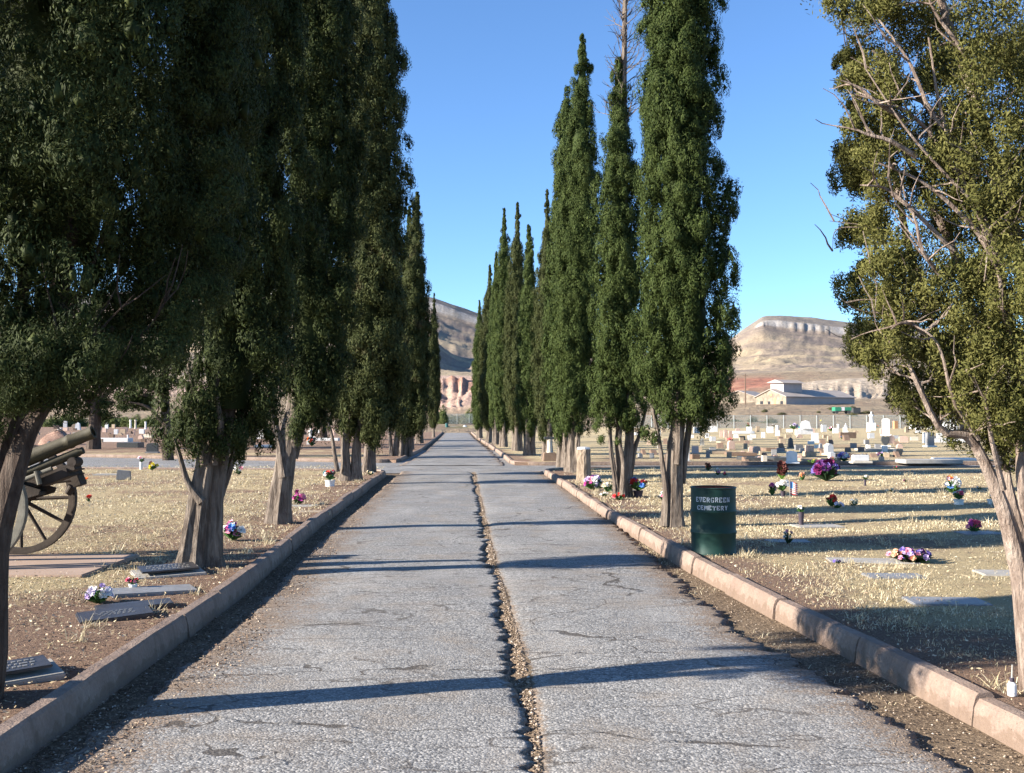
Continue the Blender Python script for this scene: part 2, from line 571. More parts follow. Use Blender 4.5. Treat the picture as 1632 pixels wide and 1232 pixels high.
# ------------------------------------------------------------------ kerb lines, X as function of Y (inner top edge)
KL = [(-2.40, -12)] + [G(*p) for p in ((0, 1184), (385, 924), (500, 831), (613, 752))]
KR = [(3.55, -12)] + [G(*p) for p in ((1632, 1150), (1274, 975), (1116, 898), (970, 816), (888, 763), (868, 750))]
FL = [(-5.0, 47), (-5.35, 60), (-7.4, 100), (-13.0, 205), (-16.0, 270)]
FR = [(-.02, 43), (-.78, 58.4), (-3.5, 105), (-8.0, 190), (-12.0, 270)]


def lin(P):
    ys = [p[1] for p in P]; xs = [p[0] for p in P]
    def f(y):
        y = np.asarray(y, float)
        r = np.interp(y, ys, xs)
        e0 = (xs[1] - xs[0]) / (ys[1] - ys[0]); e1 = (xs[-1] - xs[-2]) / (ys[-1] - ys[-2])
        r = np.where(y < ys[0], xs[0] + (y - ys[0]) * e0, r)
        return np.where(y > ys[-1], xs[-1] + (y - ys[-1]) * e1, r)
    return f


kl, kr, fl, fr_ = lin(KL), lin(KR), lin(FL), lin(FR)
KW = .125                       # kerb width
Y_NL = KL[-1][1]; Y_NR = KR[-1][1]

# ------------------------------------------------------------------ ground sheets
gv = []; gf = []
rr = [0.0] + list(np.geomspace(3, 7000, 60)); na = 72
v = [(0, 0, 0)]
def base_z(x, y):
    r = math.hypot(x, y)
    return -0.175 + float(gz(x, y)) - 6 * float(sstep(200, 500, r))
for r_ in rr[1:]:
    for k in range(na):
        a = 2 * math.pi * k / na
        x, y = r_ * math.cos(a), r_ * math.sin(a)
        v.append((x, y, base_z(x, y)))
f3 = []
for j in range(len(rr) - 2):
    for k in range(na):
        a = 1 + j * na + k; b = 1 + j * na + (k + 1) % na
        f3.append((a, a + na, b + na, b))
mb = MB(); mb.add(v, [(0, 1 + k, 1 + (k + 1) % na) for k in range(na)] + f3)
M['plain_dirt'] = m_dirt('open_ground', (.13, .085, .06), (.22, .155, .105), (.36, .28, .17))
tag(mb.build('ground', M['shoulder'], smooth=True), kind='structure')

lawn_wob = wob2(3, 14, .03, .5)
bump_wob = wob2(5, 16, .25, 2.2)


def lawn(name, edge, side, ys, extra_dirt, shift=None, corner=None):
    """sheet from the kerb line outwards; side -1 left, +1 right. front(x): the Y where the sheet starts/ends"""
    off = np.concatenate([[KW - .03, .28], np.geomspace(.45, 330, 70)])
    V = []; C = []
    ys = np.asarray(ys)
    for j_, y in enumerate(ys):
        inset = 0.0
        if corner and y > corner[0]:
            q = min(1.0, (y - corner[0]) / corner[1]); inset = corner[1] * (1 - math.sqrt(1 - q * q))
        for o in off:
            x = float(edge(min(y, corner[0]) if corner else y)) + side * (o + inset)
            yy = y + (shift(o, y) if shift else 0)
            z = float(gz(x, yy)) + (.03 * bump_wob(x, yy) + .05 * lawn_wob(x, yy)) * min(1, max(0, (o - .2)) / .9) * (1 if yy > 3 else 1) - .012
            if j_ in (0, len(ys) - 1): z = -.2 + float(gz(x, yy))
            V.append((x, yy, z)); C.append(extra_dirt(x, yy, o))
    n = len(off); Fq = []
    for j in range(len(ys) - 1):
        for i in range(n - 1):
            a = j * n + i
            q = (a, a + 1, a + n + 1, a + n)
            Fq.append(q if side > 0 else q[::-1])
    C = np.array(C)
    return tag(mesh_np(name, V, Fq, M['lawn'], smooth=True, colors=np.stack([C, C, C], 1)), kind='structure')


def dirt_left(x, y, o):
    d = .17 * math.exp(-((o - .3) / .9) ** 2) + .24 * float(sstep(11.5, 7.5, y)) * float(sstep(3.2, 1.2, o)) + .05
    d += .13 * float(sstep(45, 70, y))
    return d


def dirt_right(x, y, o):
    d = .15 * math.exp(-((o - .2) / .7) ** 2) + .03
    d += .08 * math.exp(-((y - 14.6) / .9) ** 2) - .12 * float(sstep(45, 60, y)) + .22 * float(sstep(9.0, 7.6, y))
    return d


ys_near = np.concatenate([np.linspace(-12, 4, 12), np.geomspace(4.3, 1, 1)[:0], np.linspace(4.4, 14, 90), np.linspace(14.2, 40, 90)])
RL, RRc = 1.6, 2.6
n_l = ys_near[ys_near < Y_NL + RL - .2]; n_r = ys_near[ys_near < Y_NR + RRc - .2]
lawn('lawn_near_left', kl, -1, np.concatenate([n_l, [Y_NL + RL - .18, Y_NL + RL - .15]]), dirt_left, lambda o, y: .12 * o * float(sstep(Y_NL - 8, Y_NL + RL, y)), (Y_NL, RL - .1))
lawn('lawn_near_right', kr, 1, np.concatenate([n_r, [Y_NR + RRc - .18, Y_NR + RRc - .15]]), dirt_right, lambda o, y: .02 * o * float(sstep(Y_NR - 8, Y_NR + RRc, y)), (Y_NR, RRc - .1))
yf = np.concatenate([[0, .03], np.linspace(.3, 20, 24), np.geomspace(20.5, 330, 70)])
shl = lambda o, y: min(14, .45 * o) * float(sstep(110, 47, y))
shr = lambda o, y: .02 * o * float(sstep(80, 42, y))
lawn('lawn_far_left', fl, -1, 45 + yf, dirt_left, shl)
lawn('lawn_far_right', fr_, 1, 42.4 + yf, dirt_right, shr)

# ------------------------------------------------------------------ kerbs: cast pieces end to end
rng = random.Random(11)


def kerb(edge, side, y0, y1, far_pts, label, step=1.45):
    root = thing('kerb', label, 'kerb', (float(edge(y0)), y0, 0))
    line = []
    y = y0
    cuts = [y0]
    while cuts[-1] < y1: cuts.append(min(y1, cuts[-1] + step * rng.uniform(.75, 1.5) * (1 + max(0, cuts[-1] - 20) / 25)))
    runs = []
    for a, b in zip(cuts[:-1], cuts[1:]):
        n = max(2, int((b - a) / .35) + 1)
        runs.append([(float(edge(t)), t) for t in np.linspace(a, b - .012, n)])
    if far_pts:
        runs[-1] += far_pts
    for run in runs:
        V = []; n = len(run)
        dz0 = rng.uniform(-.018, .018); dz1 = dz0 + rng.uniform(-.012, .012); dx = rng.uniform(-.015, .015)
        for i, (x, y) in enumerate(run):
            a = Vector(run[max(0, i - 1)]); b = Vector(run[min(n - 1, i + 1)])
            t = (b - a).normalized(); nrm = Vector((t.y, -t.x)) * side     # away from the road
            zt = .022 + dz0 + (dz1 - dz0) * i / (n - 1) + rng.uniform(-.004, .004)
            j = rng.uniform(-.006, .006); j2 = rng.uniform(-.008, .008)
            p = Vector((x + dx, y))
            prof = [(-.035 + j2, -.24), (-.018 + j, -.06), (.0 + j, zt - .022), (.02 + j * .5, zt), (KW - .02, zt + .003 + j2 * .3), (KW, zt - .02), (KW, -.24)]
            for o, z in prof:
                q = p + nrm * o
                V.append((q.x - root.location.x, q.y - root.location.y, z + float(gz(q.x, q.y))))
        k = 7; Fq = []
        for i in range(n - 1):
            for m_ in range(k):
                m2 = (m_ + 1) % k
                Fq.append((i * k + m_, i * k + m2, (i + 1) * k + m2, (i + 1) * k + m_))
        b = MB(); b.add(V, Fq + [tuple(range(k)), tuple(reversed(range((n - 1) * k, n * k)))])
        b.build('kerb_piece', M['kerb'], root)
    return root


def arc(x0, y0, r, side, n=8, a1=90):
    return [(x0 + side * r * (1 - math.cos(rad(a1 * k / n))), y0 + r * math.sin(rad(a1 * k / n))) for k in range(1, n + 1)]


c1 = arc(float(kl(Y_NL)), Y_NL, RL, -1); c1 = c1 + [(c1[-1][0] - d, c1[-1][1] + d * .12) for d in (3, 8, 16, 40)]
kerb(kl, -1, -8, Y_NL, c1, 'weathered concrete kerb in shade along the cannon side of the road')
c2 = arc(float(kr(Y_NR)), Y_NR, RRc, 1); c2 = c2 + [(c2[-1][0] + d, c2[-1][1] + d * .02) for d in (3, 8, 16, 40)]
kerb(kr, 1, -8, Y_NR, c2, 'sunlit pinkish concrete kerb passing in front of the green drum')
kerb(fl, -1, 46.5, 190, None, 'distant kerb under the cypresses past the side road, shaded face to the road', 5)
kerb(fr_, 1, 44.5, 190, None, 'distant pale sunlit kerb at the feet of the slender cypress row', 5)
# kerb of the side road, far side, both ways
def side_kerb(pts, label):
    ys_ = np.arange(len(pts), dtype=float)
    root = thing('kerb', label, 'kerb', (pts[0][0], pts[0][1], 0))
    c = curve_pts([(p[0], p[1], 0) for p in pts], 60)
    V = []; k = 4; Fq = []
    for i, p in enumerate(c):
        p = Vector(p); t = (Vector(c[min(i + 1, 59)]) - Vector(c[max(i - 1, 0)])).normalized(); nn = Vector((t.y, -t.x, 0))
        if nn.y < 0: nn = -nn
        for o, z in ((0, -.24), (0, .01 + rng.uniform(-.006, .006)), (KW, .015), (KW, -.24)):
            q = p + nn * o
            V.append((q.x - pts[0][0], q.y - pts[0][1], z))
    for i in range(59):
        for m_ in range(k): Fq.append((i * k + m_, i * k + (m_ + 1) % k, (i + 1) * k + (m_ + 1) % k, (i + 1) * k + m_))
    b = MB(); b.add(V, Fq + [(0, 1, 2, 3), tuple(range(59 * k, 60 * k))]); b.build('kerb_piece', M['kerb'], root)
side_kerb([(float(fr_(44.5)), 44.45), (.15, 43.0), (1.0, 42.35), (4, 42.32), (12, 42.5), (26, 42.8), (45, 43.2)], 'pale kerb of the side road running across in front of the crowded headstones')
side_kerb([(float(fl(46.5)), 46.45), (-5.3, 45.3), (-6.6, 45.2), (-12, 47.7), (-22, 52.2), (-35, 58)], 'kerb of the side road curving away below the dark granite headstone')

# ------------------------------------------------------------------ asphalt slabs on the dirt bed
AZ = -.128
TL = [G(u, v_, AZ) for u, v_ in ((828, 1232), (826, 1180), (818, 1090), (804, 1010), (784, 930), (768, 860), (761, 800), (750, 756))]
TR = [G(u, v_, AZ) for u, v_ in ((862, 1232), (858, 1170), (844, 1090), (828, 1020), (808, 955), (791, 900), (775, 830), (758, 758))]
TL = [(TL[0][0] + .03, -12)] + TL; TR = [(TR[0][0] + .03, -12)] + TR
OL = [(-2.15, -12)] + [G(u, v_, AZ) for u, v_ in ((60, 1232), (245, 1110), (395, 985), (520, 855), (585, 800), (640, 752))]
OR = [(2.6, -12)] + [G(u, v_, AZ) for u, v_ in ((1510, 1215), (1330, 1092), (1210, 1026), (1120, 965), (1045, 895), (975, 832), (872, 758))]
tl, tr, ol, orr = lin(TL), lin(TR), lin(OL), lin(OR)
rs = np.random.default_rng(5)


def slab(name, e0, e1, ys, a0, a1, seed, d0=0.0, d1=0.0, dust0=.5, dust1=.5):
    """d0, d1: how far each edge stands lower; dust0, dust1: width of the dirt drifted over each edge"""
    w0 = wob1(seed, 9, .15, 5); w1_ = wob1(seed + 1, 9, .15, 5); wh = wob1(seed + 2, 8, 1.2, 9)
    w1 = lambda q: w1_(q) + .8 * wh(q)
    r = np.random.default_rng(seed)
    cols = 18
    n = len(ys)
    x0 = e0(ys) + a0 * (w0(ys) * 1.3 + r.uniform(-.35, .35, n)); x1 = e1(ys) + a1 * (w1(ys) * 1.3 + r.uniform(-.35, .35, n))
    V = []; C = []
    for i, y in enumerate(ys):
        z = AZ + float(gz(x0[i], y)); wd = x1[i] - x0[i]
        def du(x): return max(0, 1 - (x - x0[i]) / max(dust0, .01)) * (dust0 > 0), max(0, 1 - (x1[i] - x) / max(dust1, .01)) * (dust1 > 0)
        V.append((x0[i] - .02, y, z - .06)); V.append((x0[i], y, z - .004 - d0)); C += [1.0 if dust0 else 0] * 2
        for c in range(cols + 1):
            t = c / cols; t = t - .09 * math.sin(2 * math.pi * t); tt = .02 + .96 * t
            x = x0[i] + wd * tt
            V.append((x, y, z + .012 * math.sin(math.pi * t) + .004 * math.sin(y * 2.1 + x * 3) - d0 * max(0, 1 - tt * wd / .12) - d1 * max(0, 1 - (1 - tt) * wd / .12)))
            C.append(max(du(x)))
        V.append((x1[i], y, z - .004 - d1)); V.append((x1[i] + .02, y, z - .06)); C += [1.0 if dust1 else 0] * 2
    k = cols + 5; Fq = []
    for i in range(n - 1):
        for c in range(k - 1):
            a = i * k + c
            Fq.append((a, a + 1, a + k + 1, a + k))
    C = np.array(C)
    return tag(mesh_np(name, V, Fq, M['asphalt'], colors=np.stack([C, C, C], 1)), kind='structure')


yn = np.concatenate([np.arange(-12, 4, .5), np.arange(4, 14, .045), np.arange(14, 37.5, .11)])
slab('road_left_lane', ol, tl, yn, .085, .10, 21, 0, 0, .85, .05)
slab('road_right_lane', tr, orr, yn, .03, .10, 31, .012, 0, .10, .55)
# dirt packed into the gap between the lanes, higher along the right one
V = []; Fq = []; wq = wob2(91, 14, .4, 5)
ysd = yn[(yn > 3.5) & (yn < 37.0)]
for i, y in enumerate(ysd):
    a_, b_ = float(tl(y)) - .06, float(tr(y)) + .05
    for k in range(7):
        t = k / 6; x = a_ + (b_ - a_) * t
        V.append((x, y, -.172 + .030 * min(1, t * 1.25) + .010 * float(wq(x * 2, y))))
for i in range(len(ysd) - 1):
    for k in range(6): Fq.append((i * 7 + k, i * 7 + k + 1, (i + 1) * 7 + k + 1, (i + 1) * 7 + k))
tag(mesh_np('road_seam_dirt', V, Fq, M['shoulder'], smooth=True), kind='structure')
# crossing and the road beyond it
yc = np.arange(37.5, 49, .25)
V = []; Fq = []
xs_ = np.concatenate([np.linspace(-300, -40, 8), np.linspace(-30, 30, 40), np.linspace(40, 300, 8)])
for i, t in enumerate(np.linspace(0, 1, 14)):
    for x in xs_:
        y0_ = 36.6 if -6.5 < x < 4.5 else 33.0
        V.append((x, y0_ + (64 - y0_) * t, AZ - .014 - (.02 if t == 0 else 0)))
n = len(xs_)
for j in range(13):
    for i in range(n - 1): Fq.append((j * n + i, j * n + i + 1, (j + 1) * n + i + 1, (j + 1) * n + i))
tag(mesh_np('cross_road', V, Fq, M['asphalt']), kind='structure')
yfar = np.concatenate([np.arange(42.0, 90, .4), np.arange(90, 272, 2.0)])
slab('road_far', lambda y: fl(y) + .3, lambda y: fr_(y) - .3, yfar, .12, .12, 41, 0, 0, .4, .4)

# ------------------------------------------------------------------ loose stones, litter and grass
def stones(name, P, S, m, seed):
    """P (n,3) centres, S sizes -> flattened irregular octahedra"""
    r = np.random.default_rng(seed); n = len(P)
    base = np.array([(1, 0, 0), (0, 1, 0), (-1, 0, 0), (0, -1, 0), (0, 0, 1), (0, 0, -.6)], float)
    v = base[None] * (S[:, None, None] * r.uniform(.55, 1.25, (n, 6, 1)))
    v[:, :, 2] *= .6
    a = r.uniform(0, 6.28, n); ca, sa = np.cos(a)[:, None], np.sin(a)[:, None]
    x = v[:, :, 0] * ca - v[:, :, 1] * sa; y = v[:, :, 0] * sa + v[:, :, 1] * ca
    v = np.stack([x, y, v[:, :, 2]], 2) + P[:, None, :]
    f = np.array([(0, 1, 4), (1, 2, 4), (2, 3, 4), (3, 0, 4), (1, 0, 5), (2, 1, 5), (3, 2, 5), (0, 3, 5)])
    ff = (np.arange(n)[:, None, None] * 6 + f[None]).reshape(-1, 3)
    return tag(mesh_np(name, v.reshape(-1, 3), ff, m), kind='stuff')


def ysample(n, a, b, r, p=1.6):
    """more of them near the camera"""
    t = r.random(n) ** p
    return a + (b - a) * t


r = np.random.default_rng(77)
P = []; S = []
n = 9000; y = ysample(n, 4.4, 36, r, 1.5); t = r.random(n)
x = tl(y) + .01 + (tr(y) - tl(y)) * t
P.append(np.stack([x, y, -.166 + .03 * np.minimum(1, t * 1.25)], 1)); S.append(r.uniform(.003, .014, n) * np.where(r.random(n) < .12, 1.6, 1))
n = 9000; y = ysample(n, 4.4, 36, r, 1.6); t = r.random(n) ** .8
x = kl(y) + .04 + (ol(y) + .25 - kl(y)) * t
on = x > ol(y)
P.append(np.stack([x, y, np.where(on, AZ + .003, -.168)], 1)); S.append(r.uniform(.004, .013, n) * np.where(on, .7, 1))
n = 6500; y = ysample(n, 4.4, 36, r, 1.6); t = r.random(n)
x = orr(y) - .25 + (kr(y) - orr(y) + .2) * t
on = x < orr(y)
P.append(np.stack([x, y, np.where(on, AZ + .003, -.168)], 1)); S.append(r.uniform(.004, .013, n) * np.where(on, .7, 1))
stones('gravel', np.concatenate(P), np.concatenate(S), M['gravel'], 1)


def flakes(name, P, L, m, seed, flat=.35):
    r = np.random.default_rng(seed); n = len(P)
    d = r.normal(size=(n, 3)); d[:, 2] *= flat; d /= np.linalg.norm(d, axis=1)[:, None]
    u = r.normal(size=(n, 3)); u[:, 2] *= flat; u -= d * (u * d).sum(1)[:, None]; u /= np.linalg.norm(u, axis=1)[:, None]
    L = L[:, None]; W = L * r.uniform(.25, .6, (n, 1))
    v = np.stack([P + d * L, P + u * W, P - d * L, P - u * W], 1)
    v[:, :, 2] = np.maximum(v[:, :, 2], P[:, None, 2] - .004)
    ff = np.arange(n * 4).reshape(n, 4)
    return tag(mesh_np(name, v.reshape(-1, 3), ff, m), kind='stuff')


P = []; L = []
n = 16000; y = ysample(n, 4.4, 30, r, 1.7); o = r.random(n) ** .9 * 3.2
x = kl(y) - KW - o
P.append(np.stack([x, y, .03 * bump_wob(x, y) * np.minimum(1, np.maximum(0, o - .0) / .9) + .05 * lawn_wob(x, y) * np.minimum(1, o / .9) - .002 + r.uniform(0, .012, n)], 1)); L.append(r.uniform(.006, .02, n))
n = 7000; y = ysample(n, 4.4, 30, r, 1.7); t = r.random(n)
x = kl(y) + .03 + (ol(y) + .35 - kl(y)) * t
P.append(np.stack([x, y, np.where(x > ol(y), AZ + .006, -.160)], 1)); L.append(r.uniform(.006, .018, n))
n = 5000; y = ysample(n, 4.4, 30, r, 1.7); o = r.random(n) * 1.6
x = kr(y) + KW + o
P.append(np.stack([x, y, .03 * bump_wob(x, y) * np.minimum(1, o / .9) + r.uniform(0, .012, n)], 1)); L.append(r.uniform(.006, .018, n))
# bleached straw bits on the bare soil
PS = []; LS = []
n = 9000; y = ysample(n, 4.4, 30, r, 1.7); o = r.random(n) * 4.5
x = kl(y) - KW - o
PS.append(np.stack([x, y, .03 * bump_wob(x, y) * np.minimum(1, o / .9) + .05 * lawn_wob(x, y) * np.minimum(1, o / .9) + r.uniform(0, .012, n)], 1)); LS.append(r.uniform(.008, .026, n))
n = 7000; y = ysample(n, 4.4, 30, r, 1.5); o = r.random(n) * 6
x = kr(y) + KW + o
PS.append(np.stack([x, y, .03 * bump_wob(x, y) * np.minimum(1, o / .9) + .05 * lawn_wob(x, y) * np.minimum(1, o / .9) + r.uniform(0, .012, n)], 1)); LS.append(r.uniform(.008, .026, n))
flakes('dry_straw', np.concatenate(PS), np.concatenate(LS), M['grass'], 13)
flakes('leaf_litter', np.concatenate(P), np.concatenate(L), M['litter'], 3)


def lawn_z(x, y, o):
    return gz(x, y) + (.03 * bump_wob(x, y) + .05 * lawn_wob(x, y)) * np.minimum(1, np.maximum(0, o - .2 + KW * 0) / .9) - .014


patch = wob2(9, 12, .12, 1.3)


def blades(name, X, Y, Z, H, W, seed, lean=1.0):
    r = np.random.default_rng(seed); n = len(X)
    P = np.stack([X, Y, Z], 1)
    az = r.uniform(0, 6.28, n); le = r.uniform(.25, 1.35, n) * lean
    d = np.stack([np.cos(az) * np.sin(le), np.sin(az) * np.sin(le), np.cos(le)], 1)
    s = np.stack([-np.sin(az), np.cos(az), np.zeros(n)], 1)
    q = r.uniform(-.8, .8, n)
    s = s * np.cos(q)[:, None] + np.cross(d, s) * np.sin(q)[:, None]
    H = H[:, None]; W = W[:, None]
    mid = P + d * H * .55; tip = P + d * H - np.array([0, 0, 1.0]) * H * .16 * np.sin(le)[:, None]
    tip[:, 2] = np.maximum(tip[:, 2], P[:, 2] + .004)
    v = np.stack([P - s * W, P + s * W, mid + s * W * .8, tip, mid - s * W * .8], 1).reshape(-1, 3)
    b = np.arange(n)[:, None] * 5
    f = np.concatenate([b + np.array([[0, 1, 2, 4]])], 0)
    f2 = b + np.array([[4, 2, 3, 3]])
    # quads plus a thin triangle tip written as two triangles each
    tri = np.concatenate([b + np.array([[0, 1, 2]]), b + np.array([[0, 2, 4]]), b + np.array([[4, 2, 3]])], 0)
    return tag(mesh_np(name, v, tri, M['grass']), kind='stuff')


def grass_side(edge, side, seed, n, y0, y1, wid, keep, hs, ws, yp):
    r = np.random.default_rng(seed)
    y = ysample(n, y0, y1, r, yp); o = .25 + r.random(n) ** 1.15 * (wid * (.35 + .65 * (y - y0) / (y1 - y0)))
    x = edge(y) + side * o
    k = keep(x, y, o, r) > r.random(n)
    x, y, o = x[k], y[k], o[k]
    h = r.uniform(*hs, len(x)) * (.75 + .45 * patch(x * 1.3, y * 1.3)); w_ = r.uniform(*ws, len(x)) * (1 + y / 30)
    return x, y, lawn_z(x, y, o), h, w_


def keep_l(x, y, o, r):
    d = .50 + 1.5 * patch(x, y) - np.exp(-((o - .2) / 1.0) ** 2) * .40 - .55 * sstep(12, 7.5, y) * sstep(3.2, 1.4, o)
    return np.clip(d, .03, 1)


def keep_r(x, y, o, r):
    d = .58 + 1.9 * patch(x, y) - np.exp(-((o - .2) / .45) ** 2) * .35 - .4 * np.exp(-((y - 14.6) / .8) ** 2) - .5 * sstep(9.3, 8.2, y)
    return np.clip(d, .05, 1)


parts = [grass_side(kl, -1, 1, 95000, 4.4, 20, 9, keep_l, (.02, .062), (.0012, .0028), 1.25),
         grass_side(kl, -1, 2, 60000, 16, 39, 22, keep_l, (.03, .08), (.003, .006), 1.1),
         grass_side(kr, 1, 3, 120000, 4.4, 20, 9, keep_r, (.022, .066), (.0012, .003), 1.25),
         grass_side(kr, 1, 4, 70000, 16, 36, 24, keep_r, (.025, .07), (.003, .006), 1.1)]
# taller tufts
r = np.random.default_rng(44)
for edge, side, nt, keep in ((kl, -1, 420, keep_l), (kr, 1, 520, keep_r)):
    y = ysample(nt, 4.6, 36, r, 1.3); o = .22 + r.random(nt) ** 1.3 * 12
    x = edge(y) + side * o
    k = r.random(nt) < keep(x, y, o, r) + .1
    x, y, o = x[k], y[k], o[k]
    m_ = 34
    X = (x[:, None] + r.normal(0, .045, (len(x), m_))).ravel(); Yv = (y[:, None] + r.normal(0, .045, (len(x), m_))).ravel(); O = np.repeat(o, m_)
    parts.append((X, Yv, lawn_z(X, Yv, O), r.uniform(.06, .17, len(X)), r.uniform(.0013, .0028, len(X)) * (1 + Yv / 22)))
# straw that grows through the dirt between the right kerb and the asphalt
n = 3200; y = ysample(n, 4.6, 30, r, 1.1); t = r.random(n)
x = orr(y) + (kr(y) - .06 - orr(y)) * t
k = (patch(x * .8, y * .8 + 50) > -.02)
x, y = x[k], y[k]
parts.append((x, y, np.full(len(x), -.172), r.uniform(.02, .06, len(x)), r.uniform(.001, .002, len(x)) * (1 + y / 22)))
blades('dry_grass', *[np.concatenate([p[i] for p in parts]) for i in range(5)], 8)


_GT0 = GT
def GT(u, v):
    """picture position -> lawn point, with the small humps of the near lawns"""
    p = _GT0(u, v)
    if p.y < 31:
        o = float(kl(p.y)) - p.x if p.x < 0 else p.x - float(kr(p.y))
        p.z = float(lawn_z(p.x, p.y, np.array(max(0.0, o))))
    return p
# ------------------------------------------------------------------ foliage
def unit(a): return a / np.maximum(np.linalg.norm(a, axis=-1, keepdims=True), 1e-9)


def leaf_quads(c, out, ax3, nleaf, L, Wd, r, up=.95, nj=.32, shell=(.68, 1.08), fill=.30):
    """leaf-sized faces on clumps. c (k,3) centres, out (k,3) outward direction, ax3 (k,3) ellipsoid radii"""
    k = len(c)
    if fill: nleaf = int(nleaf * 1.42); L, Wd = L * 1.12, Wd * .66
    d = unit(r.normal(size=(k, nleaf, 3)))
    d = unit(d + out[:, None, :] * .55)
    p = c[:, None, :] + d * ax3[:, None, :] * r.uniform(*shell, (k, nleaf, 1))
    n = unit(d + out[:, None, :] * .25 + r.normal(size=d.shape) * nj)
    a = r.normal(size=d.shape) * .55 + d * .35
    a[..., 2] += up
    a = unit(a - n * (a * n).sum(-1, keepdims=True))
    b = np.cross(n, a)
    l = L * r.uniform(.6, 1.35, (k, nleaf, 1)); w_ = Wd * r.uniform(.6, 1.35, (k, nleaf, 1))
    v = np.stack([p - a * l * .5, p + b * w_ * .5 + a * l * .08, p + a * l * .5, p - b * w_ * .5 + a * l * .08], 2).reshape(-1, 3)
    f = np.arange(len(v)).reshape(-1, 4)
    if fill:      # dense inner twigs of each clump
        q = np.array([(x, y, z) for z in (-1, 1) for x, y in ((-1, -1), (1, -1), (1, 1), (-1, 1))], float) * .577
        m_ = unit(r.normal(size=(k, 3))); m2 = unit(np.cross(m_, r.normal(size=(k, 3)))); m3 = np.cross(m_, m2)
        B = (q[None, :, 0:1] * m_[:, None] + q[None, :, 1:2] * m2[:, None] + q[None, :, 2:3] * m3[:, None]) * ax3[:, None, :] * fill * r.uniform(.75, 1.2, (k, 8, 1)) + c[:, None, :]
        fq = np.array([(3, 2, 1, 0), (4, 5, 6, 7), (0, 1, 5, 4), (1, 2, 6, 5), (2, 3, 7, 6), (3, 0, 4, 7)])
        f = np.concatenate([f, (np.arange(k)[:, None, None] * 8 + fq[None]).reshape(-1, 4) + len(v)])
        v = np.concatenate([v, B.reshape(-1, 3)])
    return v, f


def crown(rnd, z0, z1, rfun, cfun, n, cr, nleaf, L, Wd, rag=.10, lob=.14, nl=(3, 5, 8), stick=.06, sq=1.7, depth=.5, lumpk=1.25, tip=True):
    """columnar crown. rfun(t), cfun(t)->(x,y) centre offset; n clumps of radius cr"""
    r = np.random.default_rng(rnd)
    ts = np.linspace(0, 1, 200); rv = np.array([rfun(t) for t in ts]); rv = np.maximum(rv - 1.25 * cr, .35 * rv)
    cdf = np.cumsum(rv + .09); cdf /= cdf[-1]
    t = np.interp(r.random(n), cdf, ts)
    th = r.uniform(0, 6.2832, n)
    H = z1 - z0
    z = z0 + t * H
    ph = r.uniform(0, 6.28, 12)
    lobe = 0
    for i, k in enumerate(nl):
        lobe = lobe + np.sin(k * th + ph[i] + z * (.5 + .25 * i) * (1 if i % 2 else -1)) * (.6 / (i + 1)) + np.sin(z * (1.1 + 1.3 * i) + ph[4 + i] + th * 2) * .38
    R = np.interp(t, ts, rv) * (1 + lob * lobe)
    u = r.random(n)
    rad_ = R * (1 - depth * u ** 2.2) + r.normal(0, rag, n) * .5
    st = r.random(n) < stick
    rad_ = np.where(st, R + r.uniform(.0, .22, n), rad_)
    rad_ = np.maximum(rad_, .02)
    cx = np.array([cfun(q) for q in t])
    out = np.stack([np.cos(th), np.sin(th), np.full(n, .28)], 1); out = unit(out)
    nt = n // 60 if tip else 1          # the pointed tip
    t[-nt:] = np.linspace(.94, .995, nt); z[-nt:] = z0 + t[-nt:] * H; rad_[-nt:] = r.uniform(.0, .09, nt); st[-nt:] = False
    cx = np.array([cfun(q) for q in t])
    c = np.stack([cx[:, 0] + np.cos(th) * rad_, cx[:, 1] + np.sin(th) * rad_, z], 1)
    # clumps gather on bigger lumps, with hollows between these
    per = 6
    nl_ = n // per
    lump = np.repeat(np.arange(nl_), per); lump = np.concatenate([lump, np.arange(n - nl_ * per)])
    dl = unit(r.normal(size=(n, 3)) + out[lump] * .9)
    lr = (lumpk * cr * r.uniform(.6, 1.35, nl_))[lump] * np.minimum(1, .25 + np.interp(t[lump], ts, rv) / max(rv.max(), .01))
    keep = (r.random(n) < .84) & (t[lump] < .95); keep[-nt:] = False
    cl = c[lump] - out[lump] * lr[:, None] * .55 + dl * lr[:, None] * np.array([1, 1, 1.55])
    c = np.where(keep[:, None], cl, c); out = np.where(keep[:, None], unit(dl + out[lump] * .5), out)
    st = st & ~keep
    t = np.where(keep, t[lump], t)
    s = cr * r.uniform(.6, 1.4, n) * np.where(st, .8, 1)
    # thinner clumps where the crown is thin
    s = np.minimum(s, .12 * cr + np.interp(t, ts, rv) * .8)
    ax3 = np.stack([s, s, s * sq * r.uniform(.8, 1.3, n)], 1)
    return leaf_quads(c, out, ax3, nleaf, L, Wd, r)


def core(z0, z1, rfun, cfun, k=.55, seed=0, n=16, m_=26):
    w_ = np.random.default_rng(seed)
    ctr = []; rds = []
    for i in range(m_):
        t = .02 + .95 * i / (m_ - 1); x, y = cfun(t)
        ctr.append((x, y, z0 + (z1 - z0) * t)); rds.append(max(.01, rfun(t) * k))
    v, f = tube(ctr, rds, n, .12, random.Random(seed), True)
    V = [tuple(p) for p in v]; Fq = []
    for q in f:
        if len(q) == 4: Fq.append(q)
    return np.array(V), np.array(Fq)


def join(*vf):
    V = []; Fq = []; b = 0
    for v, f in vf:
        V.append(np.asarray(v, float)); Fq.append(np.asarray(f) + b); b += len(v)
    return np.concatenate(V), np.concatenate(Fq)


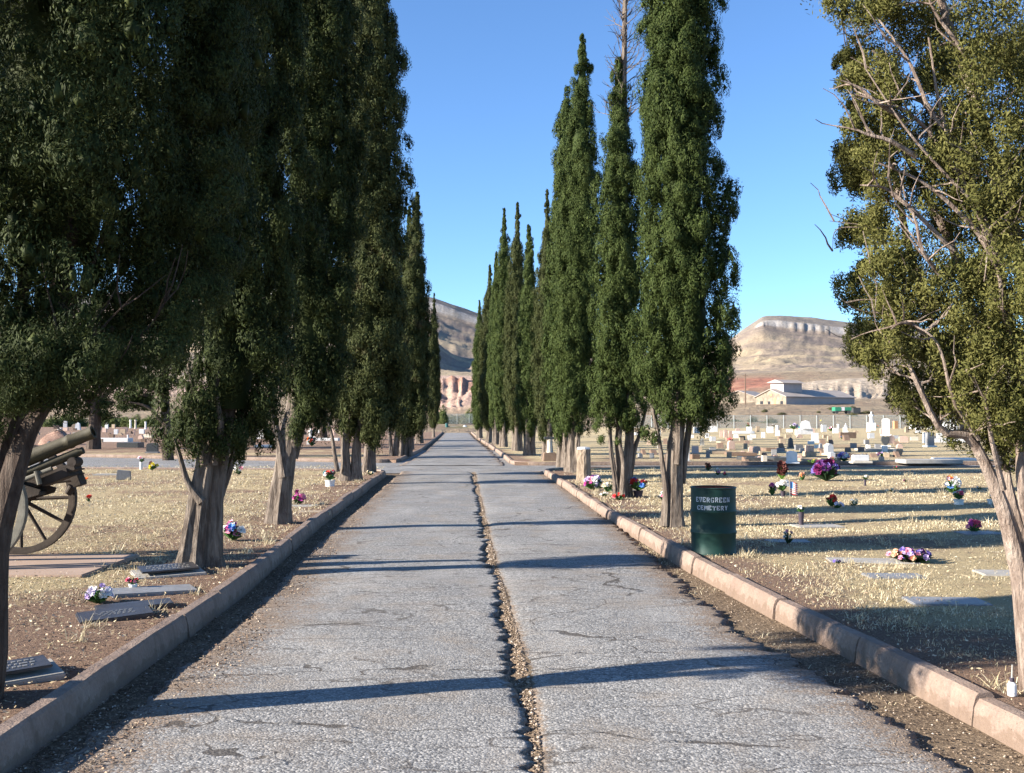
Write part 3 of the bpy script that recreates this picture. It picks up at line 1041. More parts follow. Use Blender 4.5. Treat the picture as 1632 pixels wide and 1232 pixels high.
def stems(paths, seed, n=16, seg=14, flute=.12):
    """paths: list of lists of (x,y,z,r) relative to the tree; one trunk mesh"""
    b = MB(); rg = random.Random(seed)
    for p in paths:
        c = curve_pts(p, seg)
        b.tube([q[:3] for q in c], [max(.004, q[3]) for q in c], n, .05, rg, True, flute)
    return b


def prof(*kv):
    xs = [a for a, _ in kv]; ys = [b for _, b in kv]
    return lambda t: float(np.interp(t, xs, ys))


ROWL = 'cypresses in the row by the cannon'
ROWR = 'cypresses in the row by the drum'


def px_tree(base, D=None):
    x, y = G(*base)
    return Vector((x, y, 0))


def px_path(root, D, pts):
    """pts: (u, v, dY, r) picture positions at depth D+dY -> relative coordinates"""
    out = []
    for u, v_, dy, r_ in pts:
        p = at(u, v_, D + dy) - root
        out.append((p.x, p.y, p.z, r_))
    return out


def make_tree(name, root, label, group, trunk, crown_v, crown_f, leafmat, bark='bark', extra=None):
    t = thing(name, label, 'tree', root, 0, group)
    trunk.build('trunk', M[bark], t, smooth=False)
    mesh_np('crown', crown_v, crown_f, M[leafmat], t)
    return t


def twigs(parent, m_, seed, origins, length, r0, up=.3, sub=3):
    """bare branches leaving the given points (p, out), each a part of its own"""
    rg = random.Random(seed)
    for p, o in origins:
        b = MB()
        p = Vector(p); d = Vector(o).normalized()
        L = length * rg.uniform(.6, 1.3)
        pts = [p]; q = p.copy(); dd = d.copy()
        for k in range(5):
            dd = (dd + Vector((rg.uniform(-.3, .3), rg.uniform(-.3, .3), rg.uniform(-.1, .3) * up * 2))).normalized()
            q = q + dd * L / 5; pts.append(q.copy())
        b.tube(pts, [r0 * (1 - .16 * k) for k in range(6)], 5, .1, rg)
        for s in range(sub):
            i = rg.randint(1, 4); q = pts[i].copy()
            dd = (d + Vector((rg.uniform(-.9, .9), rg.uniform(-.9, .9), rg.uniform(-.3, .8)))).normalized()
            ps = [q]
            for k in range(3):
                dd = (dd + Vector((rg.uniform(-.3, .3), rg.uniform(-.3, .3), rg.uniform(-.2, .3)))).normalized()
                q = q + dd * L * .16; ps.append(q.copy())
            b.tube(ps, [r0 * .5, r0 * .4, r0 * .3, r0 * .18], 4, .1, rg)
        b.build('branch', m_, parent)


# ---- L1: big cypress nearest on the left, trunk leaning in behind the cannon
D1 = 6.3
R1o = Vector((-3.37, 6.35, -.03))
paths = [px_path(R1o, D1, [(-64, 1150, 0, .20), (-46, 1080, 0, .145), (-30, 900, .05, .12), (-8, 760, .1, .105), (12, 690, .15, .09), (40, 620, .2, .075), (90, 480, .3, .06), (130, 200, .3, .045), (150, -300, .3, .03)]),
         px_path(R1o, D1, [(-45, 1150, .12, .16), (-18, 1060, .1, .11), (-6, 880, .05, .08), (26, 745, .0, .066), (56, 670, .0, .05), (110, 600, .1, .03), (180, 520, .2, .018)]),
         px_path(R1o, D1, [(-70, 1150, .12, .15), (-66, 1000, .10, .10), (-56, 800, .12, .09), (-40, 600, .25, .08), (-20, 300, .4, .05), (0, -300, .4, .03)]),
         px_path(R1o, D1, [(-50, 1120, .12, .11), (-16, 800, .16, .06), (4, 650, .25, .05), (30, 520, .4, .04), (60, 200, .5, .03)])]
rf = prof((0, .45), (.05, 1.0), (.12, 1.3), (.3, 1.36), (.5, 1.25), (.75, .85), (1, .1))
cf = lambda t: (.36 + .06 * math.sin(t * 5), .42)
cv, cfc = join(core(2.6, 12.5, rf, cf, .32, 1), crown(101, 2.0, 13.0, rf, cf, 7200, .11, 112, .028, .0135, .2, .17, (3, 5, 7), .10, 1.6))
# hanging shoots low on the left and the limbs in the shade below the crown
r = np.random.default_rng(7)
pts = []
for (u, v_, dy, s) in [(20, 640, .1, .16), (50, 640, .2, .14), (100, 625, .1, .15), (-20, 650, .2, .2), (150, 612, .0, .15), (200, 590, -.1, .16), (250, 560, -.1, .17), (300, 520, 0, .17), (335, 470, 0, .17), (348, 400, 0, .16), (345, 330, 0, .16), (358, 260, 0, .15), (352, 180, .1, .15), (362, 100, .1, .15), (366, 30, .1, .15), (-10, 680, 0, .14), (120, 590, .4, .2), (60, 600, .4, .2), (40, 600, -.3, .16), (80, 590, -.35, .16), (110, 600, -.3, .14), (60, 560, -.4, .17), (100, 550, -.4, .17), (20, 580, -.4, .17), (140, 570, -.3, .16), (0, 610, -.35, .16), (30, 640, -.25, .13), (170, 560, -.3, .15), (70, 620, -.3, .13)]:
    for k in range(5):
        p = at(u + r.normal() * 16, v_ + r.normal() * 16, D1 + dy + r.normal() * .12) - R1o
        pts.append((*p, s * r.uniform(.6, 1.1)))
pts = np.array(pts)
o_ = unit(np.stack([pts[:, 0] - .6, pts[:, 1] - .45, np.full(len(pts), .2)], 1))
cv, cfc = join((cv, cfc), leaf_quads(pts[:, :3], o_, np.stack([pts[:, 3] * .8] * 3, 1), 220, .026, .0125, r))
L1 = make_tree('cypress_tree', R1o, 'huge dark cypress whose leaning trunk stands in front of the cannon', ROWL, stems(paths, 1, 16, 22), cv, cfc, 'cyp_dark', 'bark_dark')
og = []
for (u, v_) in [(60, 640), (90, 600), (120, 560), (100, 520), (140, 640), (70, 580), (160, 590), (110, 610), (40, 610), (190, 560)]:
    p = at(u, v_, D1 + .1) - R1o
    og.append((p, (r.uniform(.2, 1), r.uniform(-.8, .1), r.uniform(.1, .8))))
twigs(L1, M['bark_dark'], 3, og, .8, .012)


# ---- the other nearer trees: base, depth, stems, crown
def simple_tree(seed, base, label, group, st, z0, z1, rf, cf, n, cr, nleaf, L, Wd, leafmat, bark='bark', k=.62, D=None, rag=.10, lob=.14, stick=.06, seg=14, name='cypress_tree', low=None, ncore=18):
    x, y = G(*base) if D is None else (at(base[0], HOR, D).x, D)
    root = Vector((x, y, float(gz(x, y)) - .02))
    paths = [px_path(root, y, p) for p in st]
    c = crown(seed, z0, z1, rf, cf, n, cr, nleaf, L, Wd, rag, lob, (3, 5, 8), stick)
    parts = [core(z0 + .25, z1 - .3, rf, cf, k * .8, seed, ncore), c]
    if low:
        r = np.random.default_rng(seed + 500)
        pp = []
        for u, v_, dy, s in low:
            for q in range(4):
                p = at(u + r.normal() * s * 9 , v_ + r.normal() * s * 12, y + dy + r.normal() * .1) - root
                pp.append((*p, s * r.uniform(.6, 1.1)))
        pp = np.array(pp)
        o_ = unit(np.stack([pp[:, 0] - cf(0)[0], pp[:, 1] - cf(0)[1], np.full(len(pp), .1)], 1) + 1e-3)
        parts.append(leaf_quads(pp[:, :3], o_, np.stack([pp[:, 3], pp[:, 3], pp[:, 3] * 1.3], 1), nleaf, L, Wd, r))
    cv, cfc = join(*parts)
    return make_tree(name, root, label, group, stems(paths, seed, 14, seg), cv, cfc, leafmat, bark)


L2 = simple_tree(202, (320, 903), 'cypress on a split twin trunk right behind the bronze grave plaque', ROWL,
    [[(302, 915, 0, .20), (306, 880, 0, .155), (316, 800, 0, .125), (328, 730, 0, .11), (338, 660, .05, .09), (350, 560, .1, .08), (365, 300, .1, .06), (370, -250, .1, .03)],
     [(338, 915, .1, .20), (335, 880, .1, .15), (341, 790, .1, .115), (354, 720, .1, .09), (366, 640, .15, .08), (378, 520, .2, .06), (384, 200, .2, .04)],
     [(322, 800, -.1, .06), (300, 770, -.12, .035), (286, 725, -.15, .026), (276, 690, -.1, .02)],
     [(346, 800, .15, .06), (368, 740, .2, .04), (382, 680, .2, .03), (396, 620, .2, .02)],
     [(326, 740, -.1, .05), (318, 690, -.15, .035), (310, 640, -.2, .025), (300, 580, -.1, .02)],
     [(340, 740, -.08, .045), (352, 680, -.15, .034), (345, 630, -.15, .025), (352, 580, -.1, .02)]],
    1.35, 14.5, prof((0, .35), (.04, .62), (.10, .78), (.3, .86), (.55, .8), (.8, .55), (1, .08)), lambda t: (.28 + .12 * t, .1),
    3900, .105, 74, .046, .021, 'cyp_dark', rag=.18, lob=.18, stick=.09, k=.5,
    low=[(255, 690, 0, .14), (275, 710, .1, .14), (262, 650, 0, .16), (300, 700, .2, .12), (380, 660, .2, .15), (400, 640, .2, .16), (290, 680, -.2, .14), (330, 690, -.1, .1)])

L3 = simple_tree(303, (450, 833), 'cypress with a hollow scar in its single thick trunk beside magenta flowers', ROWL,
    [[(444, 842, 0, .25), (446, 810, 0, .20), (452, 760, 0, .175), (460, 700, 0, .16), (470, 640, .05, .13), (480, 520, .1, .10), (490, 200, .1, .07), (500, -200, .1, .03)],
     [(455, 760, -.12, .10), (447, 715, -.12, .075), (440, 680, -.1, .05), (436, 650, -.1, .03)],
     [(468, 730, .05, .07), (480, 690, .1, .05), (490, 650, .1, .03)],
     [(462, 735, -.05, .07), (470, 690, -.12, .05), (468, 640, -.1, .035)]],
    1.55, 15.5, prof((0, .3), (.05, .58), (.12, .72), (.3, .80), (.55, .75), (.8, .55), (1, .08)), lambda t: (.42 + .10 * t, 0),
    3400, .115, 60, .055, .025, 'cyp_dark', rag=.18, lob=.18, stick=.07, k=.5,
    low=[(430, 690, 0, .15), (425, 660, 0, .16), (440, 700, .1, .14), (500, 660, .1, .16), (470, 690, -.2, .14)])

L4 = simple_tree(404, (560, 765), 'shaggy cypress on several pale stems where the near kerb ends', ROWL,
    [[(550, 768, 0, .20), (552, 745, 0, .14), (550, 715, 0, .12), (552, 690, 0, .10), (560, 650, 0, .09), (572, 560, 0, .08), (590, 250, 0, .06)],
     [(566, 768, .1, .22), (567, 745, .1, .16), (568, 715, .1, .13), (572, 690, .1, .11), (580, 640, .1, .1), (590, 500, .1, .07)],
     [(538, 752, -.2, .07), (533, 720, -.2, .055), (528, 690, -.2, .045), (518, 660, -.2, .03)],
     [(545, 762, .3, .07), (556, 700, .3, .055), (565, 660, .3, .04)]],
    1.25, 15.8, prof((0, .5), (.04, .95), (.10, 1.12), (.3, 1.14), (.55, 1.05), (.8, .85), (1, .12)), lambda t: (.45 + .02 * t, 0),
    3400, .16, 46, .085, .04, 'cyp_warm', rag=.22, lob=.18, stick=.12, k=.5, low=[(515, 660, 0, .2), (525, 675, 0, .2), (545, 680, .1, .2), (600, 670, .2, .2), (620, 660, .2, .2)])

L4b = simple_tree(414, (588, 752), 'dark cypress close behind the several-stemmed one at the end of the near kerb', ROWL,
    [[(584, 754, 0, .2), (586, 730, 0, .15), (588, 690, 0, .12), (592, 600, 0, .09), (600, 350, 0, .05)],
     [(592, 754, .2, .15), (594, 720, .2, .1), (598, 680, .2, .08), (602, 600, .2, .05)]],
    1.4, 13.5, prof((0, .4), (.06, .85), (.3, 1.0), (.6, .85), (1, .08)), lambda t: (.2, 0), 1600, .18, 36, .095, .045, 'cyp_dark')

L5 = simple_tree(505, (640, 726), 'tall pointed cypress on a dense bundle of stems past the side road', ROWL,
    [[(632, 728, 0, .2), (633, 700, 0, .15), (636, 670, 0, .12), (645, 600, 0, .1), (660, 400, 0, .05)],
     [(645, 728, .2, .22), (646, 700, .2, .17), (650, 670, .2, .13), (655, 600, .2, .1)],
     [(624, 726, -.2, .1), (622, 700, -.2, .08), (620, 670, -.2, .06)], [(654, 727, .1, .1), (656, 700, .1, .08), (660, 670, .1, .07)],
     [(638, 729, -.3, .1), (640, 700, -.3, .09), (640, 670, -.3, .07)]],
    1.1, 12.9, prof((0, .6), (.06, .95), (.2, 1.08), (.5, .82), (.75, .5), (.9, .28), (1, .03)), lambda t: (.28 + .45 * t, 0), 2600, .16, 36, .10, .048, 'cyp_warm', rag=.16, lob=.16, stick=.12)

# generic middle-distance cypress for the far rows
def gen_mesh(seed, H, rf, n, leafmat, lean=0.0):
    cf = lambda t: (lean * t, .05 * math.sin(4 * t))
    return join(core(1.6, H - .4, rf, cf, .55, seed, 12), crown(seed, 1.2, H, rf, cf, n, .17, 30, .115, .055, .13, .13, (3, 5, 8), .06))


GEN = [(gen_mesh(901, 14.6, prof((0, .45), (.05, .72), (.2, .82), (.5, .74), (.75, .52), (.9, .26), (1, .03)), 2300, 'cyp'), 'cyp'),
       (gen_mesh(902, 12.4, prof((0, .35), (.06, .55), (.25, .66), (.55, .58), (.8, .36), (.92, .2), (1, .03)), 1900, 'cyp'), 'cyp'),
       (gen_mesh(903, 14.0, prof((0, .4), (.06, .7), (.25, .9), (.5, .8), (.75, .5), (.9, .22), (1, .03)), 2300, 'cyp_warm'), 'cyp_warm')]
GEN.append((join(core(1.6, 14.0, prof((0, .4), (.5, .6), (1, .2)), lambda t: (0, 0), .5, 905, 12), crown(905, 1.2, 14.4, prof((0, .45), (.05, .7), (.2, .82), (.5, .74), (.75, .56), (.9, .42), (1, .22)), lambda t: (.1 * t, 0), 2300, .17, 30, .115, .055, .13, .13, (3, 5, 8), .06, tip=False)), 'cyp'))
GENO = {}


def far_tree(i, u, vb, label, group, H=None, D=None, sx=1.0, rz=0.0, top=None, stems_=3):
    x, y = G(u, vb) if D is None else (at(u, HOR, D).x, D)
    z = float(gz(x, y))
    Hm = (14.6, 12.4, 14.0, 14.4)[i]
    if top is not None: H = at(top[0], top[1], y).z - z
    k = H / Hm
    t = thing('cypress_tree', label, 'tree', (x, y, z - .03), 0, group)
    rg = random.Random(int(u * 7 + vb))
    b = MB()
    for s in range(stems_):
        a = s * 2.1 + rg.random(); d = .16 if stems_ > 1 else 0
        b.tube([(math.cos(a) * d, math.sin(a) * d, -.05), (math.cos(a) * d * 1.1, math.sin(a) * d, .7), (math.cos(a) * d * 1.6, math.sin(a) * d * 1.6, 1.6), (math.cos(a) * d, math.sin(a) * d, 4)],
               [.19, .12, .10, .07], 9, .08, rg, True, .12)
    b.build('trunk', M['bark'], t)
    if i not in GENO:
        (v, f), m_ = GEN[i]
        o = mesh_np('crown', v, f, M[m_], t); GENO[i] = o
    else:
        o = GENO[i].copy(); link(o, t)
    o.scale = (sx, sx, k); o.rotation_euler = (0, 0, rz)
    return t


far_tree(0, 651, 716, 'dark cypress half hidden behind the tall pointed one on a bundle of stems', ROWL, top=(655, 328), sx=1.0)
far_tree(1, 668, 706, 'narrow dark cypress before the smallest slim one at the end of its row', ROWL, top=(668, 440), rz=1, sx=.95)
far_tree(2, 691, 697, 'smallest slim cypress at the far end of its row, on a single bare stem', ROWL, top=(692, 466), rz=2, sx=.85, stems_=1)

# ---- right row
R2 = simple_tree(601, (1075, 838), 'broad bright green cypress standing over the green drum', ROWR,
    [[(1073, 845, 0, .22), (1073, 820, 0, .175), (1074, 770, 0, .15), (1076, 720, 0, .13), (1082, 660, 0, .11), (1088, 500, 0, .09), (1085, 0, 0, .06)],
     [(1060, 838, -.1, .09), (1062, 790, -.1, .055), (1056, 740, -.1, .04), (1050, 700, -.1, .033), (1040, 650, -.1, .025)],
     [(1084, 770, .1, .08), (1092, 720, .1, .055), (1098, 680, .1, .05), (1104, 620, .1, .04)],
     [(1080, 740, -.15, .06), (1082, 690, -.15, .05), (1078, 640, -.15, .04)]],
    1.75, 13.2, prof((0, .42), (.03, .70), (.10, .78), (.25, .74), (.42, .72), (.6, .58), (.8, .45), (1, .06)), lambda t: (.17 - .06 * t, 0),
    4200, .098, 66, .048, .023, 'cyp', rag=.13, lob=.15, stick=.05, k=.52,
    low=[(1150, 660, .1, .15), (1165, 640, .1, .14), (1158, 600, .1, .16), (1030, 690, -.1, .12), (1045, 700, -.1, .12), (1168, 500, .1, .10), (1160, 515, .1, .11), (1154, 400, .1, .12), (1150, 385, .1, .12), (1158, 410, .1, .1), (1135, 660, .2, .15), (1148, 620, .3, .16), (1152, 560, .2, .16), (1120, 680, .2, .14)])

R3 = simple_tree(602, (988, 792), 'cypress with a dead bare top and a fan of slim pale stems', ROWR,
    [[(998, 795, .1, .18), (998, 770, .1, .14), (1000, 730, .1, .12), (1004, 690, .1, .10), (1000, 600, .05, .09), (995, 400, 0, .08), (994, 150, 0, .065), (996, 0, 0, .05), (998, -140, 0, .02)],
     [(984, 795, -.1, .10), (980, 760, -.1, .06), (974, 720, -.1, .05), (972, 680, -.1, .04)],
     [(988, 793, 0, .09), (987, 750, 0, .06), (983, 710, 0, .045), (986, 660, 0, .04)],
     [(992, 790, -.15, .08), (994, 740, -.15, .05), (988, 700, -.15, .04), (996, 650, -.15, .03)],
     [(1004, 760, .1, .06), (1012, 715, .15, .05), (1020, 690, .15, .04), (1030, 650, .15, .03)]],
    1.55, 9.9, prof((0, .35), (.05, .56), (.2, .62), (.45, .55), (.65, .48), (.82, .30), (.92, .2), (1, .06)), lambda t: (-.02 + .05 * t, 0),
    2500, .10, 50, .058, .027, 'cyp', rag=.18, lob=.24, stick=.08, k=.38,
    low=[(950, 680, 0, .12), (958, 700, 0, .11), (1020, 690, .1, .12), (985, 705, -.1, .1)])
og = []
rg = random.Random(5)
for k in range(72):
    v_ = rg.uniform(-110, 200)
    p = at(994 + (v_ < 0) * 2, v_, R3.location.y) - R3.location
    a = rg.uniform(0, 6.28)
    og.append((p, (math.cos(a), math.sin(a) * .8, rg.uniform(.3, 1.1))))
twigs(R3, M['bark'], 12, og, .66, .015, .5, 5)

R5a = simple_tree(603, (912, 752), 'very tall full cypress behind the sawn white-topped stump', ROWR,
    [[(912, 754, 0, .22), (911, 735, 0, .15), (910, 715, 0, .12), (912, 690, 0, .1), (918, 600, 0, .09), (925, 300, 0, .05)],
     [(904, 752, .2, .12), (902, 720, .2, .08), (900, 690, .2, .06)], [(919, 754, -.1, .12), (920, 720, -.1, .09), (922, 690, -.1, .07)]],
    1.5, 14.7, prof((0, .5), (.04, .76), (.2, .86), (.45, .78), (.7, .58), (.85, .36), (.94, .2), (1, .03)), lambda t: (.10 + .28 * t, 0),
    3200, .125, 42, .074, .035, 'cyp', rag=.13, lob=.12)
far_tree(3, 900, 741, 'tall cypress with a rounded shoulder behind the tallest full one', ROWR, top=(906, 140), sx=.98, rz=0)
far_tree(2, 872, 732, 'thin cypress squeezed behind the pair of tall full ones, brown at its foot', ROWR, top=(884, 300), sx=.7, rz=2.4)
far_tree(1, 843, 725, 'slim pointed cypress standing a little apart before the small obelisk', ROWR, top=(851, 357), sx=.92, rz=.3)
far_tree(2, 824, 718, 'brownish cypress with the highest tip of the distant cluster', ROWR, top=(823, 321), sx=.86, rz=1.0)
far_tree(0, 803, 712, 'cypress with a tapering spire, third from the far end of its row', ROWR, top=(800, 331), sx=.95, rz=2.2)
far_tree(2, 780, 705, 'lower bushy cypress, second from the far end of its row', ROWR, top=(777, 421), sx=1.0, rz=.6)
far_tree(0, 764, 698, 'last cypress at the far end of the slender row beside the road', ROWR, top=(758, 478), sx=.98, rz=2.9)
far_tree(1, 790, 708, 'narrow cypress wedged between the spire and the lower bushy one', ROWR, top=(788, 400), sx=.9, rz=1.9)

# ---- R1: old juniper-like cypress at the right edge, open crown with bare limbs
RR = Vector((3.36, 6.62, -.03)); DR = 6.62
rg = random.Random(9)
main = [
    [(1655, 1120, 0, .17), (1640, 1020, 0, .125), (1622, 900, 0, .095), (1592, 790, -.05, .075), (1548, 700, -.1, .055), (1500, 685, -.15, .038), (1462, 610, -.2, .028), (1440, 565, -.2, .022), (1418, 545, -.25, .012)],
    [(1655, 1110, .1, .14), (1640, 950, .1, .09), (1610, 830, .1, .065), (1570, 740, .1, .055), (1530, 660, .1, .05), (1500, 560, .1, .045), (1450, 400, .15, .04), (1430, 300, .2, .036), (1400, 170, .2, .028), (1360, 60, .2, .018)],
    [(1660, 1110, .15, .14), (1650, 930, .2, .085), (1612, 800, .25, .06), (1590, 680, .3, .052), (1560, 540, .3, .048), (1520, 400, .35, .045), (1470, 300, .35, .036), (1410, 180, .4, .024), (1370, 120, .4, .014)],
    [(1668, 1110, -.1, .14), (1668, 930, -.15, .085), (1630, 790, -.2, .06), (1625, 640, -.2, .055), (1600, 480, -.2, .05), (1560, 330, -.2, .045), (1500, 200, -.15, .035), (1430, 120, -.1, .02), (1390, 80, -.1, .012)],
    [(1690, 1110, .1, .15), (1690, 900, .1, .10), (1660, 700, .1, .08), (1640, 500, .1, .07), (1600, 300, .1, .06), (1540, 120, .1, .05), (1490, -30, .1, .04), (1450, -200, .1, .03)],
    [(1700, 1110, .2, .14), (1730, 850, .3, .09), (1740, 600, .3, .08), (1720, 300, .35, .06), (1690, 0, .4, .05), (1640, -300, .4, .03)],
    [(1710, 1110, -.1, .14), (1790, 850, -.2, .09), (1850, 600, -.3, .075), (1870, 300, -.3, .055), (1850, 0, -.3, .04), (1800, -300, -.3, .02)],
    [(1700, 1110, .3, .13), (1760, 850, .7, .08), (1790, 600, .9, .07), (1760, 250, 1.0, .05), (1720, -200, 1.0, .03)],
]
mp = [[(x, y, z, r_ * (.56 if z > -.2 else .7)) for x, y, z, r_ in px_path(RR, DR, p)] for p in main]
JT = thing('juniper_tree', 'sprawling open-crowned tree with many bare pale limbs at the edge of the sunlit lawn', 'tree', RR)
stems(mp, 21, 12, 26, .08).build('trunk', M['bark_pale'], JT)
# foliage tufts: u, v, depth offset, radius
tuf = [(1330, 8, 0, .10), (1372, 15, 0, .14), (1410, 40, .3, .16), (1395, 95, .3, .13), (1352, 85, .2, .08), (1345, 100, .3, .07), (1365, 112, 0, .10), (1350, 125, 0, .09), (1380, 140, -.1, .12), (1410, 110, -.2, .12),
       (1420, 130, -.2, .13), (1365, 175, .2, .08), (1362, 200, -.2, .09), (1385, 205, -.2, .13), (1415, 190, -.2, .15), (1440, 160, -.1, .14), (1378, 230, 0, .10), (1360, 240, .2, .10), (1358, 260, .4, .12), (1352, 275, .4, .11), (1372, 262, .3, .12),
       (1395, 250, -.2, .12), (1420, 240, -.2, .15), (1375, 295, .4, .11), (1400, 290, -.1, .12), (1362, 355, .3, .13), (1378, 365, .3, .13), (1395, 350, 0, .12), (1358, 372, .4, .09), (1405, 325, .1, .12),
       (1410, 400, -.2, .15), (1435, 400, -.2, .15), (1400, 420, -.2, .12), (1440, 440, -.2, .15), (1415, 450, -.1, .13), (1378, 428, .3, .06), (1360, 455, .4, .12), (1372, 470, .4, .13), (1390, 485, .4, .13), (1405, 470, .2, .12),
       (1440, 470, -.2, .13), (1420, 500, 0, .12), (1395, 510, .1, .12), (1380, 520, .4, .09), (1372, 545, .1, .11), (1390, 560, 0, .12), (1400, 575, -.1, .12), (1420, 545, -.2, .12), (1440, 520, -.2, .12), (1460, 545, .1, .13), (1375, 560, .2, .10),
       (1440, 600, .2, .12), (1450, 640, .1, .12), (1475, 650, .1, .12), (1500, 640, 0, .12), (1440, 630, .4, .14), (1480, 610, .4, .15), (1460, 660, .3, .1), (1500, 580, -.2, .16), (1530, 600, -.2, .17), (1560, 620, -.2, .18),
       (1540, 650, .1, .14), (1580, 660, -.2, .15), (1575, 690, 0, .12), (1600, 640, -.3, .18), (1620, 680, -.2, .14), (1625, 600, -.3, .2), (1510, 530, -.2, .17), (1540, 560, -.1, .17), (1570, 540, -.3, .19), (1600, 560, -.2, .2), (1475, 570, -.1, .13),
       (1480, 480, -.2, .16), (1510, 470, -.2, .17), (1470, 440, .1, .15), (1545, 490, -.3, .18), (1580, 470, -.3, .2), (1610, 500, -.3, .2), (1520, 430, .1, .16), (1500, 500, .2, .15), (1550, 430, -.3, .16), (1595, 420, -.3, .19), (1625, 440, -.2, .2),
       (1480, 310, -.2, .14), (1500, 290, -.2, .14), (1460, 290, .2, .12), (1470, 240, -.2, .14), (1440, 210, .1, .12), (1500, 240, -.2, .15), (1520, 260, -.3, .16), (1550, 280, -.3, .17), (1570, 240, -.3, .18), (1540, 220, -.2, .16), (1600, 270, -.3, .2), (1620, 220, -.3, .2), (1530, 310, -.2, .14), (1560, 330, -.3, .16), (1600, 340, -.3, .2), (1628, 330, -.3, .2),
       (1560, 180, -.3, .18), (1530, 170, -.2, .15), (1590, 150, -.3, .2), (1620, 140, -.3, .2), (1560, 110, -.3, .18), (1540, 80, -.2, .16), (1580, 60, -.3, .2), (1615, 70, -.3, .2), (1560, 30, -.3, .18), (1600, 10, -.3, .2), (1450, 20, .2, .15), (1480, 10, .3, .17), (1430, 10, 0, .14), (1465, 60, .4, .15), (1500, 40, .4, .16), (1400, 10, .2, .13),
       (1610, 660, -.2, .16), (1625, 690, -.1, .15), (1632, 640, -.3, .18), (1595, 690, .1, .14), (1570, 640, -.3, .16), (1540, 690, .2, .12), (1600, 600, -.35, .18), (1632, 720, .1, .13), (1560, 580, -.35, .16), (1610, 540, -.4, .18), (1480, 130, .3, .1), (1510, 110, .3, .12), (1490, 190, .3, .12)]
r = np.random.default_rng(31)
for k in range(130):      # the part of the crown beyond and behind
    tuf.append((r.uniform(1640, 2050), r.uniform(-60, 640), r.uniform(-1.0, 1.3), r.uniform(.14, .24)))
for k in range(50):
    tuf.append((r.uniform(1480, 1640), r.uniform(60, 600), r.uniform(.4, 1.2), r.uniform(.10, .18)))
for k in range(90):
    tuf.append((r.uniform(1350, 2000), r.uniform(-560, -10), r.uniform(-.8, 1.0), r.uniform(.14, .24)))
T = []
for u, v_, dy, s in tuf:
    T.append((*(at(u, v_, DR + dy) - RR), s * 1.1))
T = np.array(T)
# several small sprays make up each tuft
c = []; ax = []; ou = []
for x, y, z, s in T:
    k = 9
    for q in range(k):
        d = unit(r.normal(size=3)); d[2] *= .8
        c.append(np.array((x, y, z)) + d * s * .98 * r.random() ** .6); ax.append(np.array((1, 1, 1.3)) * s * r.uniform(.34, .62))
        ou.append(d)
cv, cfc = leaf_quads(np.array(c), np.array(ou), np.array(ax), 150, .030, .0095, r, up=.5, nj=.6, shell=(.35, 1.15), fill=0)
mesh_np('crown', cv, cfc, M['juniper'], JT)
# limbs from the stems to the tufts
STP = []
for p in mp:
    for q in curve_pts(p, 60)[14:]: STP.append(q)
STP = np.array(STP)
bb = []
for i, (x, y, z, s) in enumerate(T):
    if len(bb) >= 80 or (i % 2 and i < 130) or (i >= 130 and i % 5): continue
    d = STP[:, :3] - np.array((x, y, z))
    cost = np.linalg.norm(d, axis=1) + np.maximum(0, d[:, 2] + .12) * 2.2
    j = int(np.argmin(cost)); s0 = STP[j]
    a = Vector(s0[:3]); b = Vector((x, y, z)); L_ = (b - a).length
    if L_ < .05: continue
    mid = a.lerp(b, .5) + Vector((rg.uniform(-.12, .12), rg.uniform(-.12, .12), -.10)) * L_
    pts = [tuple(a), tuple(a.lerp(mid, .5) + Vector((rg.uniform(-.03, .03), rg.uniform(-.03, .03), 0))), tuple(mid), tuple(b)]
    r0 = min(.022, s0[3] * .55)
    cc = curve_pts([(*q, 0) for q in pts], 8)
    g = MB(); bb.append(g)
    g.tube([q[:3] for q in cc], [r0 * (1 - .75 * k / 7) for k in range(8)], 6, .12, rg)
    for k in range(2):
        st_ = Vector(cc[rg.randint(3, 7)][:3]); dd = (Vector((rg.uniform(-1, 1), rg.uniform(-1, 1), rg.uniform(-.3, .9))) + (b - a).normalized() * .9).normalized()
        ps = [st_]
        for w_ in range(3):
            dd = (dd + Vector((rg.uniform(-.35, .35), rg.uniform(-.35, .35), rg.uniform(-.2, .35)))).normalized()
            ps.append(ps[-1] + dd * rg.uniform(.06, .13))
        g.tube(ps, [.0055, .0045, .0035, .002], 4, .1, rg)
